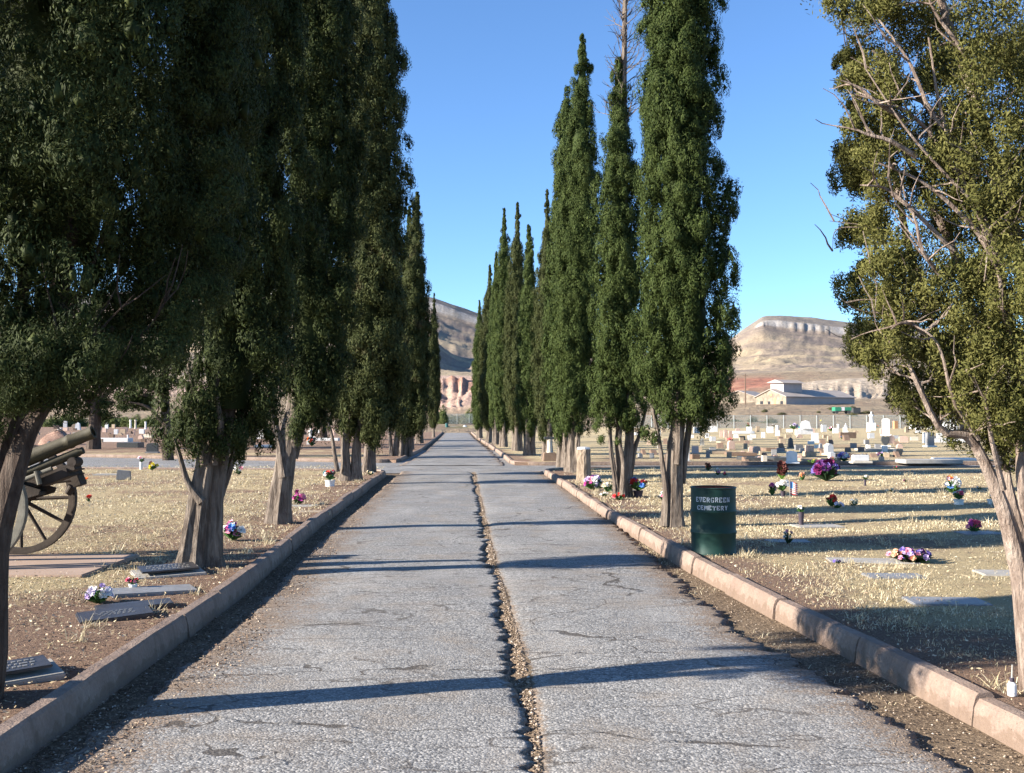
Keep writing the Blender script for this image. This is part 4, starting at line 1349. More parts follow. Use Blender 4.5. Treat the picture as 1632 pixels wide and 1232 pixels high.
# bare dead limbs in the open middle of the crown
dead = [[(1560, 330, -.3), (1500, 270, -.35), (1440, 200, -.4), (1380, 110, -.4)], [(1600, 420, -.3), (1530, 340, -.35), (1470, 290, -.4), (1400, 260, -.4)], [(1540, 300, -.3), (1480, 210, -.3), (1430, 170, -.35), (1360, 150, -.3)],
        [(1560, 260, -.2), (1490, 190, -.3), (1450, 100, -.35), (1400, 30, -.3)], [(1590, 400, -.2), (1540, 300, -.3), (1500, 180, -.3), (1480, 60, -.3)], [(1520, 400, -.3), (1450, 330, -.4), (1410, 300, -.4), (1370, 295, -.35)],
        [(1500, 560, -.2), (1460, 520, -.3), (1435, 515, -.35), (1420, 525, -.35)], [(1560, 700, -.2), (1520, 640, -.3), (1500, 560, -.35), (1478, 530, -.35), (1440, 512, -.3)], [(1600, 780, -.2), (1580, 700, -.3), (1570, 640, -.35), (1540, 590, -.35)],
        [(1400, 365, .2), (1370, 358, .2), (1345, 355, .2), (1322, 352, .2)], [(1400, 365, .2), (1350, 362, .2), (1330, 370, .2), (1327, 400, .2)], [(1420, 500, .1), (1372, 495, .2), (1348, 482, .2), (1333, 468, .2)], [(1640, 360, -.3), (1590, 300, -.35), (1560, 250, -.35), (1540, 180, -.3)],
        [(1560, 120, -.2), (1520, 60, -.3), (1490, 20, -.3), (1475, -20, -.3)], [(1500, 440, -.3), (1470, 400, -.4), (1455, 340, -.4), (1420, 310, -.4)], [(1620, 560, -.3), (1600, 500, -.4), (1590, 430, -.4), (1560, 380, -.4)],
        [(1440, 190, -.3), (1400, 165, -.4), (1370, 140, -.4), (1340, 128, -.4)], [(1460, 250, -.35), (1420, 225, -.4), (1385, 215, -.4), (1362, 205, -.4)]]
for i, p in enumerate(dead):
    q = [tuple(at(*t_[:2], DR + t_[2]) - RR) for t_ in p]
    cc = curve_pts([(*a_, 0) for a_ in q], 10)
    r0 = .007 if i in (9, 10, 11) else rg.uniform(.013, .021)
    if i in (9, 10, 11): r0 = .0055
    g = MB(); bb.append(g)
    g.tube([a_[:3] for a_ in cc], [r0 * (1 - .08 * k) for k in range(10)], 7, .1, rg)
    for k in range(1 if i in (9, 10, 11) else 5):
        st_ = Vector(cc[rg.randint(2, 9)][:3]); dd = (Vector((rg.uniform(-1, .4), rg.uniform(-.7, .7), rg.uniform(-.2, 1)))).normalized()
        ps = [st_]
        for w_ in range(4):
            dd = (dd + Vector((rg.uniform(-.4, .4), rg.uniform(-.4, .4), rg.uniform(-.3, .4)))).normalized()
            ps.append(ps[-1] + dd * rg.uniform(.05, .11))
        g.tube(ps, [.007, .006, .0045, .003, .002], 4, .1, rg)
for g in bb:
    g.build('branch', M['bark_pale'], JT)
# ------------------------------------------------------------------ the field gun
GP = Vector((-6.13, 12.3, .03))
gun = thing('cannon', 'olive field cannon on spoked wheels, half hidden by the leaning trunk', 'cannon', GP, rad(.5))
WR = .69; GAUGE = 1.34
for s in (-1, 1):
    b = MB()
    Rx = Matrix.Rotation(math.pi / 2, 3, 'X')
    b.lathe([(.05, -.17), (.075, -.16), (.085, -.06), (.115, -.05), (.115, .05), (.085, .06), (.07, .15), (.045, .16)], 20, M=Rx)
    hub = b.build('wheel', M['wheel'], gun, loc=(0, s * GAUGE / 2, WR))
    rim = MB(); n = 56; V = []; Fq = []
    prf = [(WR - .085, -.032), (WR - .02, -.038), (WR, -.038), (WR, .038), (WR - .02, .038), (WR - .085, .032)]
    for i in range(n):
        a = 2 * math.pi * i / n
        for r_, y_ in prf: V.append((r_ * math.cos(a), y_, r_ * math.sin(a)))
    k = len(prf)
    for i in range(n):
        i2 = (i + 1) % n
        for m_ in range(k): Fq.append((i * k + m_, i * k + (m_ + 1) % k, i2 * k + (m_ + 1) % k, i2 * k + m_))
    rim.add(V, Fq); rim.build('rim', M['tread'] if s < 0 else M['wheel'], hub)
    sp0 = None
    for i in range(12):
        a = 2 * math.pi * (i + .06) / 12
        if sp0 is None:
            q = MB(); q.tube([(.10, 0, 0), (.25, 0, 0), (WR - .07, 0, 0)], [.026, .024, .021], 8)
            sp0 = q.build('spoke', M['wheel'], hub); o = sp0
        else:
            o = sp0.copy(); link(o, hub)
        o.rotation_euler = (0, -a, 0)
EL = rad(22)
Ry = Matrix.Rotation(math.pi / 2 - EL, 3, 'Y')         # lathe axis z -> barrel direction
tr0 = Vector((.24, 0, 1.16))
b = MB()
b.lathe([(.105, -.85), (.112, -.84), (.112, -.45), (.100, -.42), (.092, .2), (.080, .62), (.079, .66), (.087, .68), (.087, .71), (.077, .73), (.074, .93), (.079, .95), (.079, .99), (.050, .99), (.046, .70)], 28, c=tr0, cap_top=True, M=Ry)
b.build('barrel', M['olive'], gun, smooth=True)
d = Vector((math.cos(EL), 0, math.sin(EL))); nn = Vector((-math.sin(EL), 0, math.cos(EL)))
b = MB(); b.lathe([(.052, -.5), (.052, .74), (.042, .76), (.042, .80)], 18, c=tr0 - nn * .155, M=Ry)
b.build('recoil_cylinder', M['olive'], gun, smooth=True)
Rr = Matrix.Rotation(-EL, 3, 'Y')
b = MB(); b.box(tr0 - nn * .30 + d * .05, (1.25, .20, .10), Rr); b.box(tr0 - nn * .34 + d * .42, (.34, .26, .10), Rr); b.box(tr0 - nn * .27 - d * .35, (.4, .28, .2), Rr)
b.tube([tr0 - nn * .25 + d * .66 + Vector((0, -.1, 0)), tr0 - nn * .25 + d * .66 + Vector((0, .1, 0))], [.06, .06], 14)
b.build('cradle', M['olive_dark'], gun, bevel=.008)
b = MB(); b.tube([tr0 - nn * .24 + d * -.3 + Vector((0, -.17, 0)), tr0 - nn * .24 + d * .45 + Vector((0, -.17, 0))], [.028, .028], 10)
b.tube([tr0 - nn * .20 + d * .28 + Vector((0, -.19, 0)), tr0 - nn * .36 + d * .26 + Vector((0, -.19, 0))], [.03, .03], 10)
b.build('elevating_rod', M['tread'], gun)
b = MB()
for s in (-1, 1):
    b.prism([(-.35, .58), (.42, .74), (.62, .80), (.64, .86), (.40, .93), (.12, 1.08), (-.10, 1.12), (-.40, .9)], .03, (0, s * .21, 0))
b.box((.28, 0, .80), (.5, .40, .04)); b.box((-.1, 0, .66), (.3, .40, .05))
b.build('carriage_frame', M['olive_dark'], gun, bevel=.006)
b = MB(); b.tube([(0, -GAUGE / 2 - .12, WR), (0, GAUGE / 2 + .12, WR)], [.045, .045], 12); b.box((0, 0, WR), (.12, .8, .12))
b.build('axle', M['olive_dark'], gun)
b = MB()
for s in (-1, 1):
    b.prism([(-.2, .60), (-2.6, .03), (-2.6, .20), (-1.2, .62), (-.2, .92)], .035, (0, s * .2, 0))
b.box((-2.62, 0, .10), (.12, .5, .22)); b.box((-1.4, 0, .40), (.06, .38, .12))
b.build('trail', M['olive_dark'], gun, bevel=.006)
# brake pad hung off the front of the far wheel, with its arm
b = MB(); q = Matrix.Rotation(rad(-22), 3, 'Y')
b.box((.73, .58, .98), (.10, .20, .26), q)
for k in range(4): b.box((.785, .58, .90 + k * .055), (.02, .19, .02), q)
b.tube([(.20, .50, .98), (.45, .52, .90), (.70, .56, .93)], [.022, .022, .02], 8)
b.tube([(.68, .58, .85), (.62, .58, .76)], [.06, .05], 8)
b.build('brake_shoe', M['olive_dark'], gun, bevel=.006)
b = MB(); b.tube([(.02, .45, .76), (.22, .48, .86), (.36, .5, .92)], [.014, .014, .014], 7); b.tube([(.30, .45, .84), (.33, .45, .76), (.38, .45, .78)], [.012, .012, .01], 6)
b.build('brake_rod', M['olive_dark'], gun)
for o in gun.children_recursive if hasattr(gun, 'children_recursive') else []:
    pass

b = MB(); x0, y0 = G(60, 902); V = []
b.box((0, 0, -.02), (5.6, 1.75, .14))
o = b.build('concrete_slab', M['pad'], None, bevel=.012, loc=(-7.45, 12.12, -.018))
tag(o, 'flat tan concrete slab that the cannon stands on', 'slab')

# ------------------------------------------------------------------ painted steel drum with stencilled words
DX, DY = at(1136, HOR, 13.45).x, 13.45
drum = thing('steel_drum', 'dark green steel drum stencilled EVERGREEN CEMETERY, used as a litter bin', 'drum', (DX, DY, -.03))
M['green_paint'] = plain('dark_green_paint', (.009, .037, .031), .25, 4, .6, .12, .006, spec=.25)
M['green_dull'] = plain('dark_green_paint_rim', (.012, .036, .030), .25, 6, .5, .1, spec=.4)
n = NT('stencil_paint'); f_ = n.noise(n.obj(), 38, 4, .7)
M['stencil'] = n.done(n.ramp(f_, [(.36, (.16, .22, .30)), (.5, (.50, .55, .62))]), .8)
DRr = .287; H_ = .875
def hoop(z): return [(DRr, z - .022), (DRr + .009, z - .010), (DRr + .011, z), (DRr + .009, z + .010), (DRr, z + .022)]
ou = [(DRr - .02, 0), (DRr + .004, .004), (DRr + .006, .022), (DRr - .002, .032), (DRr - .004, .12)] + hoop(.295) + [(DRr, .42)] + hoop(.565) + [(DRr, .7), (DRr, H_ - .02)]
inn = [(DRr - .006, H_ - .012), (DRr - .010, .6), (DRr - .012, .03)]
b = MB(); b.lathe(ou, 72, cap_top=False); b.build('body', M['green_paint'], drum, smooth=True)
b = MB(); b.lathe([(DRr - .006, H_ - .018), (DRr - .012, .04), (DRr - .013, .035)], 72, cap_bot=False, cap_top=True); b.build('inner_wall', M['rust'], drum, smooth=True)
b = MB(); V = []; Fq = []
for i in range(72):
    a = 2 * math.pi * i / 72
    for k in range(8):
        t = 2 * math.pi * k / 8
        V.append(((DRr + .002 + .010 * math.cos(t)) * math.cos(a), (DRr + .002 + .010 * math.cos(t)) * math.sin(a), H_ - .012 + .010 * math.sin(t)))
for i in range(72):
    for k in range(8): Fq.append((i * 8 + k, ((i + 1) % 72) * 8 + k, ((i + 1) % 72) * 8 + (k + 1) % 8, i * 8 + (k + 1) % 8))
b.add(V, Fq); b.build('rim', M['green_dull'], drum, smooth=True)
# slab-serif stencil letters on a 6 x 7 grid: bars (x0,y0,x1,y1) or slants (x0,x1 at bottom, x0,x1 at top)
LET = {
    'E': [(0.3, 0, 1.7, 7), (2.1, 0, 5.4, 1.2), (4.4, 1.2, 5.4, 2.1), (2.1, 2.95, 4.0, 4.05), (2.1, 5.8, 5.4, 7), (4.4, 4.9, 5.4, 5.8)],
    'V': [('s', 2.3, 3.0, .5, 2.0, 0, 5.9), ('s', 3.2, 3.9, 4.2, 5.6, 0, 5.9), (0, 6.1, 2.6, 7), (3.5, 6.1, 6, 7)],
    'R': [(0.3, 0, 1.7, 7), (2.1, 5.9, 4.6, 7), (4.0, 3.8, 5.4, 6.3), (2.1, 3.1, 4.6, 4.1), ('s', 4.2, 5.8, 2.5, 4.0, 0, 2.9)],
    'G': [(0.3, 1.2, 1.7, 5.8), (1.3, 0, 2.8, 1.2), (3.2, 0, 5.0, 1.2), (4.2, 1.2, 5.5, 3.2), (3.2, 2.6, 4.0, 3.4), (1.3, 5.8, 2.8, 7), (3.2, 5.8, 5.3, 7), (4.4, 4.7, 5.4, 5.8)],
    'N': [(0.2, 0, 1.6, 7), (4.4, 0, 5.8, 7), ('s', 3.2, 4.3, 1.7, 2.9, .6, 6.6)],
    'C': [(0.3, 1.2, 1.7, 5.8), (1.3, 0, 2.8, 1.2), (3.2, 0, 5.3, 1.2), (4.3, 1.2, 5.4, 2.2), (1.3, 5.8, 2.8, 7), (3.2, 5.8, 5.3, 7), (4.3, 4.8, 5.4, 5.8)],
    'M': [(0, 0, 1.3, 7), (4.7, 0, 6, 7), ('s', 2.4, 3.0, 1.4, 2.3, 2, 6.8), ('s', 3.1, 3.6, 3.7, 4.6, 2, 6.8)],
    'T': [(2.3, 0, 3.8, 5.5), (.3, 5.8, 2.8, 7), (3.2, 5.8, 5.7, 7), (.3, 4.6, 1.3, 5.7), (4.7, 4.6, 5.7, 5.7)],
    'Y': [(2.3, 0, 3.8, 2.8), ('s', 1.9, 3.0, .2, 1.8, 3.1, 7), ('s', 3.2, 4.2, 4.3, 5.9, 3.1, 7)],
}
def word(txt, z0, h, width, ang0):
    b = MB(); n_ = len(txt); adv = width / n_; sx = adv / 7.1; sz = h / 7
    rg = random.Random(len(txt) * 3)
    def pt(x, y):
        a = ang0 + x / (DRr + .002)
        return ((DRr + .0022) * math.sin(a), -(DRr + .0022) * math.cos(a), z0 + y)
    for i, ch in enumerate(txt):
        x0 = -width / 2 + i * adv; dz = rg.uniform(-.002, .002)
        for q in LET[ch]:
            if q[0] == 's': _, a0, a1, c0, c1, y0_, y1_ = q; q4 = [(a0, y0_), (a1, y0_), (c1, y1_), (c0, y1_)]
            else: q4 = [(q[0], q[1]), (q[2], q[1]), (q[2], q[3]), (q[0], q[3])]
            m_ = 3
            for k in range(m_):
                def L_(p, r_, t): return (p[0] + (r_[0] - p[0]) * t, p[1] + (r_[1] - p[1]) * t)
                t0, t1 = k / m_, (k + 1) / m_
                P = [L_(q4[0], q4[1], t0), L_(q4[0], q4[1], t1), L_(q4[3], q4[2], t1), L_(q4[3], q4[2], t0)]
                b.add([pt(x0 + p[0] * sx, p[1] * sz + dz) for p in P], [(0, 1, 2, 3)])
    return b
aim = -math.atan2(DX, DY) * 0 + .0
word('EVERGREEN', .69, .062, .475, -.02 - math.atan2(DX, DY)).build('lettering', M['stencil'], drum)
word('CEMETERY', .590, .056, .42, -.04 - math.atan2(DX, DY)).build('lettering', M['stencil'], drum)

# ------------------------------------------------------------------ sawn stump like a post with a white top
x, y = G(931, 768)
st = thing('tree_stump', 'tall grey sawn stump with a white painted top beside the kerb', 'stump', (x, y, -.03))
b = MB(); rg = random.Random(4)
c = curve_pts([(0.02, 0, -.05, .25), (0, 0, .25, .205), (-.01, 0, .7, .19), (-.02, 0, .93, .19)], 10)
b.tube([q[:3] for q in c], [q[3] for q in c], 18, .05, rg, True, .09); b.build('trunk', M['stump'], st)
b = MB(); b.lathe([(.165, .926), (.18, .934), (.165, .99), (.05, 1.0)], 18, c=(-.02, 0, 0)); b.build('painted_top', M['white_stone'], st)

# ------------------------------------------------------------------ flat grave markers
def marker(name, label, uv, size, rz, mat_, plate=None, h=.09, tilt=(0, 0), z=.02, base=None, group=None):
    p = GT(*uv)
    t = thing(name, label, 'grave marker', (p.x, p.y, z + p.z * .9), rz, group)
    q = Matrix.Rotation(tilt[0], 3, 'X') @ Matrix.Rotation(tilt[1], 3, 'Y')
    if base:
        b = MB(); b.box(q @ Vector((0, 0, h / 2 - .06)), (size[0], size[1], h + .06), q); b.build('base', M[base], t, bevel=.01)
        b = MB(); b.box(q @ Vector((0, 0, h + .010)), (size[0] - .13, size[1] - .13, .02), q); pl = b.build('plaque', M[mat_], t, bevel=.006)
        top = h + .027; par = pl
    else:
        b = MB(); b.box(q @ Vector((0, 0, h / 2 - .05)), (size[0], size[1], h + .1 - .05), q); pl = b.build('slab', M[mat_], t, bevel=.009)
        top = h - .025; par = pl
    if plate:
        b = MB(); rg = random.Random(int(uv[0]))
        top = (h + .0215) if base else (h - .0245)
        w_, d_ = size[0] - .22, size[1] - .22
        # rows of raised lettering too worn to read
        for k in range(plate):
            yy = d_ / 2 - d_ * (k + .5) / plate
            x0 = -w_ / 2 * rg.uniform(.4, .9)
            while x0 < w_ / 2 * .85:
                ww = rg.uniform(.012, .03)
                b.box(q @ Vector((x0, yy, top)), (ww, d_ / plate * .38, .006), q); x0 += ww + rg.uniform(.008, .03)
        b.build('worn_lettering', M['letters'], par)
    return t


marker('grave_marker', 'bronze plaque on a raised grey concrete base at the foot of the twin trunk', (268, 914), (.74, .50), .5, 'bronze', 3, .045, (.05, -.02), .02, 'conc')
marker('grave_marker', 'low weathered slab with a white cup of red flowers at its corner', (244, 943), (.80, .42), .5, 'grey_stone', None, .06, (0, .02), .0)
marker('grave_marker', 'dark tilted slab with worn lettering beside the lilac flowers', (183, 982), (.60, .38), .5, 'bronze', 4, .05, (.05, -.05), .02)
marker('grave_marker', 'thin dark slab just behind the tilted one with worn lettering', (214, 968), (.66, .26), .45, 'bronze', None, .06, (.03, -.03), .01)
marker('grave_marker', 'bronze plaque on a thick pale base next to the leaning trunk and kerb', (14, 1080), (.62, .42), .62, 'bronze', 3, .05, (.04, -.04), .02, 'conc')
marker('grave_marker', 'pale flat slab sunk in the grass beyond the cannon wheel', (172, 756), (.8, .5), .1, 'conc', None, .04, (0, 0), 0)
for uv, sz, lab, m_ in [((1390, 892), (1.05, .42), 'long pale slab in the shade beside the purple and pink spray', 'conc'),
                        ((1425, 917), (.62, .36), 'small grey slab in sunny grass just below the purple and pink spray', 'grey_stone'),
                        ((1508, 955), (.72, .42), 'bluish grey slab in sunny grass close to the edge of the wide shadow', 'grey_stone'),
                        ((1302, 837), (.75, .5), 'pale slab at the foot of the tall dark vase', 'conc'),
                        ((1610, 912), (.7, .4), 'pale slab in sunny grass beside the trunk of the open-crowned tree', 'conc'),
                        ((1255, 862), (.6, .35), 'grey slab under the white lilies in green leaves', 'grey_stone'),
                        ((1560, 850), (.6, .4), 'grey slab under the pink and rose bunch with teal ribbon', 'grey_stone'),
                        ((480, 806), (.6, .4), 'low slab beside the magenta bunch and the scarred trunk', 'conc'),
                        ((500, 815), (.6, .36), 'low brown slab halfway between the magenta bunch and the kerb', 'tan_stone')]:
    marker('grave_marker', lab, uv, sz, random.Random(uv[0]).uniform(-.15, .15), m_, None, .03, (0, 0), .012)
# small block near the cannon
p = GT(197, 764); t = thing('headstone', 'small grey block headstone alone in the grass beyond the cannon', 'headstone', (p.x, p.y, -.02), .2)
b = MB(); b.prism([(-.2, 0), (.2, 0), (.19, .26), (-.17, .30)], .16); b.build('stone', M['grey_stone'], t, bevel=.015)

# bottle near the right kerb
p = GT(1613, 1106); t = thing('bottle', 'small white bottle with dark neck and a stick in it by the right kerb', 'bottle', (p.x, p.y, -.01))
t['label'] = 'small white bottle with a dark neck and a stick in it near the kerb'
b = MB(); b.lathe([(.026, 0), (.028, .01), (.028, .07), (.014, .085)], 14, cap_top=False); b.build('body', M['vase_white'], t, smooth=True)
b = MB(); b.lathe([(.014, .085), (.014, .11)], 12); b.build('neck', M['vase_dark'], t, smooth=True)
b = MB(); b.tube([(0, 0, .1), (.004, 0, .19)], [.006, .004], 6); b.build('stick', M['conc'], t)
# ------------------------------------------------------------------ bouquets
FM = {}
def flower_mesh(c):
    """one flower head, radius about 1: two rings of cupped petals round a small eye"""
    if c in FM: return FM[c]
    rg = random.Random(c); V = []; Fq = []
    for ring, (n_, r0, r1, z0, z1, wd) in enumerate(((7, .15, 1.0, .0, .15, .42), (6, .1, .72, .1, .45, .34), (4, .05, .4, .2, .6, .25))):
        for k in range(n_):
            a = 6.2832 * (k + .5 * ring) / n_ + rg.uniform(-.15, .15); d = Vector((math.cos(a), math.sin(a), 0)); s = Vector((-d.y, d.x, 0))
            q = rg.uniform(.85, 1.15); b = len(V)
            V += [tuple(d * r0 + Vector((0, 0, z0))), tuple(d * r1 * .6 * q + s * wd + Vector((0, 0, (z0 + z1) / 2 + .1))), tuple(d * r1 * q + s * wd * .45 + Vector((0, 0, z1 + .12))),
                  tuple(d * r1 * q - s * wd * .45 + Vector((0, 0, z1 + .12))), tuple(d * r1 * .6 * q - s * wd + Vector((0, 0, (z0 + z1) / 2 + .1))), tuple(d * r1 * .62 * q + Vector((0, 0, (z0 + z1) / 2 - .04)))]
            Fq += [(b, b + 1, b + 5), (b, b + 5, b + 4), (b + 5, b + 1, b + 2), (b + 5, b + 2, b + 3), (b + 5, b + 3, b + 4)]
    me = bpy.data.meshes.new('blossom'); me.from_pydata(V, [], Fq); me.update(); me.materials.append(M['pet_' + c])
    FM[c] = me
    return me


def leaves(n_, R, H, m_, parent, seed, low=0.0):
    rg = random.Random(seed); b = MB()
    for k in range(n_):
        a = rg.uniform(0, 6.28); ln = rg.uniform(.5, 1.0)
        d = Vector((math.cos(a) * R * ln, math.sin(a) * R * ln, H * rg.uniform(.25, .95)))
        s = Vector((-math.sin(a), math.cos(a), 0)) * R * .13
        z = Vector((0, 0, low)); m1 = z + d * .55 + Vector((0, 0, H * .18)); t = z + d
        b.add([z, m1 + s, t, m1 - s], [(0, 1, 2), (0, 2, 3)])
    return b.build('foliage', m_, parent)


def bouquet(label, u, v_, w, h, cols, vase=None, nfl=9, name='flower_bouquet', cat='flowers', leafm='leaf', fs=None, onz=None, spread=1.0, seed=None, D=None, group=None):
    """w, h: picture size; flower heads in the upper part, leaves below, optional vase"""
    p = GT(u, v_) if onz is None else onz
    k = p.y / F
    W_, H_ = w * k, h * k
    rg = random.Random(seed if seed is not None else int(u * 13 + v_))
    t = thing(name, label, cat, (p.x, p.y, p.z - .01), 0, group)
    z0 = 0
    if vase:
        vh, vr, vm = vase
        vh *= H_
        b = MB(); b.lathe([(vr * .7, 0), (vr * .85, .02 * vh), (vr * .8, .5 * vh), (vr, vh), (vr * .85, vh), (vr * .6, vh * .7)], 14, cap_top=True)
        b.build('vase', M[vm], t, smooth=True); z0 = vh * .95
    fs = fs or max(.018, min(W_, H_ - z0) * .175)
    nfl = int(nfl * 1.45) if nfl > 3 else nfl
    leaves(int(10 + nfl * 1.6), W_ * .52, (H_ - z0) * .8, M[leafm], t, int(u), z0)
    for i in range(nfl):
        a = rg.uniform(0, 6.28); q = math.sqrt(rg.random()) * spread * 1.08
        x, y = math.cos(a) * q * (W_ / 2 - fs * .8), math.sin(a) * q * (W_ * .38 - fs * .4)
        z = z0 + (H_ - z0) * (.42 + .5 * rg.random() * (1.15 - q * .55)) - fs * .3
        o = bpy.data.objects.new('blossom', flower_mesh(cols[i % len(cols)])); link(o, t)
        o.location = (x, y, z); s = fs * rg.uniform(.6, 1.3); o.scale = (s, s, s)
        d = Vector((x * 2.2 / max(W_, .01) + rg.uniform(-.4, .4) - .15, y * 2 / max(W_, .01) - .75 + rg.uniform(-.3, .3), .8))
        o.rotation_euler = d.to_track_quat('Z', 'Y').to_euler()
    return t


B = bouquet
B('lilac and white daisies lying in dry grass beside the dark tilted slab', 156, 960, 46, 36, ['lilacwhite', 'lilac', 'lilacwhite', 'white'], None, 13, spread=1.1)
# white cup with red flowers
B('red flowers tipping out of a small white cup on the weathered slab', 212, 940, 26, 24, ['rose', 'red', 'pink'], (.45, .045, 'vase_white'), 8)
B('pink bunch with a blue and white ribbon of petals beside the twin trunk', 371, 862, 34, 36, ['pink', 'magenta', 'white', 'blue', 'pink'], None, 14)
B('magenta bunch leaning on the thick scarred trunk', 476, 804, 22, 26, ['magenta', 'plum', 'pink', 'magenta'], None, 12)
B('red and teal flowers in a cream pot near the several pale stems', 526, 774, 22, 30, ['red', 'teal', 'white', 'rose'], (.35, .14, 'vase_white'), 11)
B('pale pink roses in a thin white vase on the lawn beyond the cannon', 225, 748, 12, 22, ['pink', 'lilacwhite', 'pink'], (.55, .06, 'vase_white'), 6)
B('bright yellow flowers with one maroon one on the lawn beyond the cannon', 243, 749, 18, 15, ['yellow', 'yellow', 'maroon', 'yellow'], None, 8)
B('single red poppy on a short stem beside the cannon wheel', 141, 799, 10, 14, ['red'], None, 2, fs=.06)
B('tiny orange flower on the lawn above the poppy', 138, 766, 5, 8, ['orange'], None, 1, fs=.05)
B('white and green flowers half hidden behind the right side of the twin trunk', 381, 756, 16, 16, ['white', 'white', 'pink'], None, 7, leafm='leaf_dark')
B('small pair of cream cups of flowers by the stems at the kerb corner', 590, 757, 14, 9, ['cream', 'white'], None, 4)
# right side
B('purple pink and white bunch at the foot of the sawn stump', 946, 780, 32, 26, ['magenta', 'lilac', 'purple', 'white', 'pink'], None, 20)
B('cream and white flowers between the stump bunch and the fan of slim stems', 968, 783, 20, 20, ['cream', 'white', 'cream'], None, 9)
B('crumpled white flowers lying flat in the grass near the kerb', 963, 790, 16, 8, ['white', 'white'], None, 6)
B('red poinsettia at the foot of the fan of slim stems', 986, 796, 20, 14, ['red', 'rose', 'red'], None, 9)
B('patriotic red white and blue bunch in a dark pot behind the slim stems', 1017, 792, 34, 34, ['red', 'blue', 'white', 'white', 'blue', 'red'], (.35, .12, 'vase_dark'), 20)
B('white flowers hiding behind the trunk beside the green drum', 1056, 796, 12, 22, ['white', 'white', 'pink'], None, 8)
B('small tan wreath of straw flowers behind the stump bunch', 942, 766, 14, 12, ['peach', 'orange'], None, 5)
B('big dark purple and plum spray standing by the side road', 1317, 765, 44, 38, ['purple', 'plum', 'violet', 'purple', 'plum'], None, 34, leafm='leaf_dark')
B('maroon flower ball above fresh green leaves near the large white headstone', 1246, 763, 16, 32, ['maroon', 'maroon'], None, 7, leafm='leaf_fresh', fs=.12)
B('dark brown dried flowers standing alone at the edge of the side road', 1129, 750, 13, 15, ['maroon', 'maroon', 'orange'], None, 8, leafm='leaf_dark')
B('pale pink rose pair on the lawn just below the dried brown flowers', 1144, 757, 11, 13, ['pink', 'white'], None, 5)
B('pink and red posy to the side of the pale pink rose pair', 1155, 758, 10, 9, ['rose', 'pink'], None, 4)
B('peach orange flowers on the lawn between the fresh leaves and the purple spray', 1279, 764, 12, 15, ['peach', 'orange', 'peach'], None, 6)
B('pink and violet flowers to the side of the white ones by the little flag', 1231, 787, 16, 24, ['magenta', 'violet', 'pink', 'white'], None, 9)
B('white blooms with green sprigs in a dark vase by the little flag', 1248, 790, 22, 30, ['white', 'white', 'white'], (.35, .06, 'vase_dark'), 12)
B('bright red bunch with a few white blooms in the middle of the lawn', 1325, 805, 20, 24, ['red', 'rose', 'red'], None, 12)
B('white blooms leaning against the bright red bunch', 1336, 808, 18, 14, ['white', 'lilacwhite'], None, 8)
B('faded cream blooms a step away from the bright red bunch', 1361, 804, 16, 14, ['cream', 'white'], None, 6)
B('white and violet flowers in a tall dark slender vase', 1277, 836, 18, 36, ['white', 'lilac', 'white'], (.66, .05, 'vase_dark'), 9)
B('white lilies in dark green leaves on a grey slab', 1256, 866, 20, 30, ['white', 'cream', 'pink'], None, 8, leafm='leaf_dark')
B('wide purple violet and pink spray lying beside the long pale slab', 1452, 893, 72, 26, ['violet', 'purple', 'pink', 'lilac', 'peach'], None, 34, leafm='leaf_dark')
B('tiny purple flowers at the end of the long pale slab', 1333, 895, 14, 9, ['purple', 'violet'], None, 5)
B('round pink bunch with a rose bloom and teal ribbon leaves', 1552, 848, 24, 24, ['pink', 'rose', 'rose', 'magenta'], None, 14)
B('white and blue wreath of blooms on a stand with orange at one side', 1518, 785, 26, 32, ['white', 'white', 'lilacwhite', 'white', 'blue', 'white', 'orange'], None, 22)
B('pink flowers in a squat white pot below the white and blue wreath', 1528, 803, 20, 26, ['rose', 'pink', 'white'], (.34, .11, 'vase_white'), 9)
B('white flowers in a plain white pot beside the limbs of the open-crowned tree', 1581, 803, 10, 18, ['white'], (.5, .1, 'vase_white'), 4)
B('pale green sprig in a thin brown vase on the lawn past the purple spray', 1379, 773, 12, 20, ['cream', 'white'], (.55, .035, 'vase_dark'), 4)
B('maroon rose low in the grass in a tree shadow stripe', 1443, 767, 8, 8, ['plum'], None, 3)
B('blob of bleached straw coloured flowers in mid lawn', 1418, 784, 14, 10, ['cream', 'white', 'cream'], None, 6)
B('white cupped flower lying near the white and blue wreath', 1561, 779, 12, 9, ['white', 'white'], None, 3)
B('pinkish posy at the edge of the side road near the purple spray', 1428, 747, 10, 6, ['rose', 'pink'], None, 3)

# little flag on a stick
p = GT(1259, 794)
fg = thing('flag', 'little striped flag with a blue corner on a stick by the white blooms', 'flag', (p.x, p.y, -.01))
b = MB(); b.tube([(0, 0, 0), (0, 0, .40)], [.005, .005], 6); b.build('stick', M['conc'], fg)
k = .010
b = MB(); b2 = MB(); b3 = MB()
def fl_pt(x, z): return (x * .17, .012 * math.sin(x * 7), .38 - .27 * z - .05 * x)
for i in range(7):
    for (z0, z1, mb_) in ((i / 6.5, (i + .5) / 6.5, b), ((i + .5) / 6.5, (i + 1) / 6.5, b2)):
        if z1 > 1.01: continue
        x0 = 0.0 if z0 > .5 else .45
        for q in range(6):
            xa, xb = x0 + (1 - x0) * q / 6, x0 + (1 - x0) * (q + 1) / 6
            mb_.add([fl_pt(xa, z0), fl_pt(xb, z0), fl_pt(xb, z1), fl_pt(xa, z1)], [(0, 1, 2, 3)])
for q in range(4):
    xa, xb = .45 * q / 4, .45 * (q + 1) / 4
    b3.add([fl_pt(xa, 0), fl_pt(xb, 0), fl_pt(xb, 7 / 13), fl_pt(xa, 7 / 13)], [(0, 1, 2, 3)])
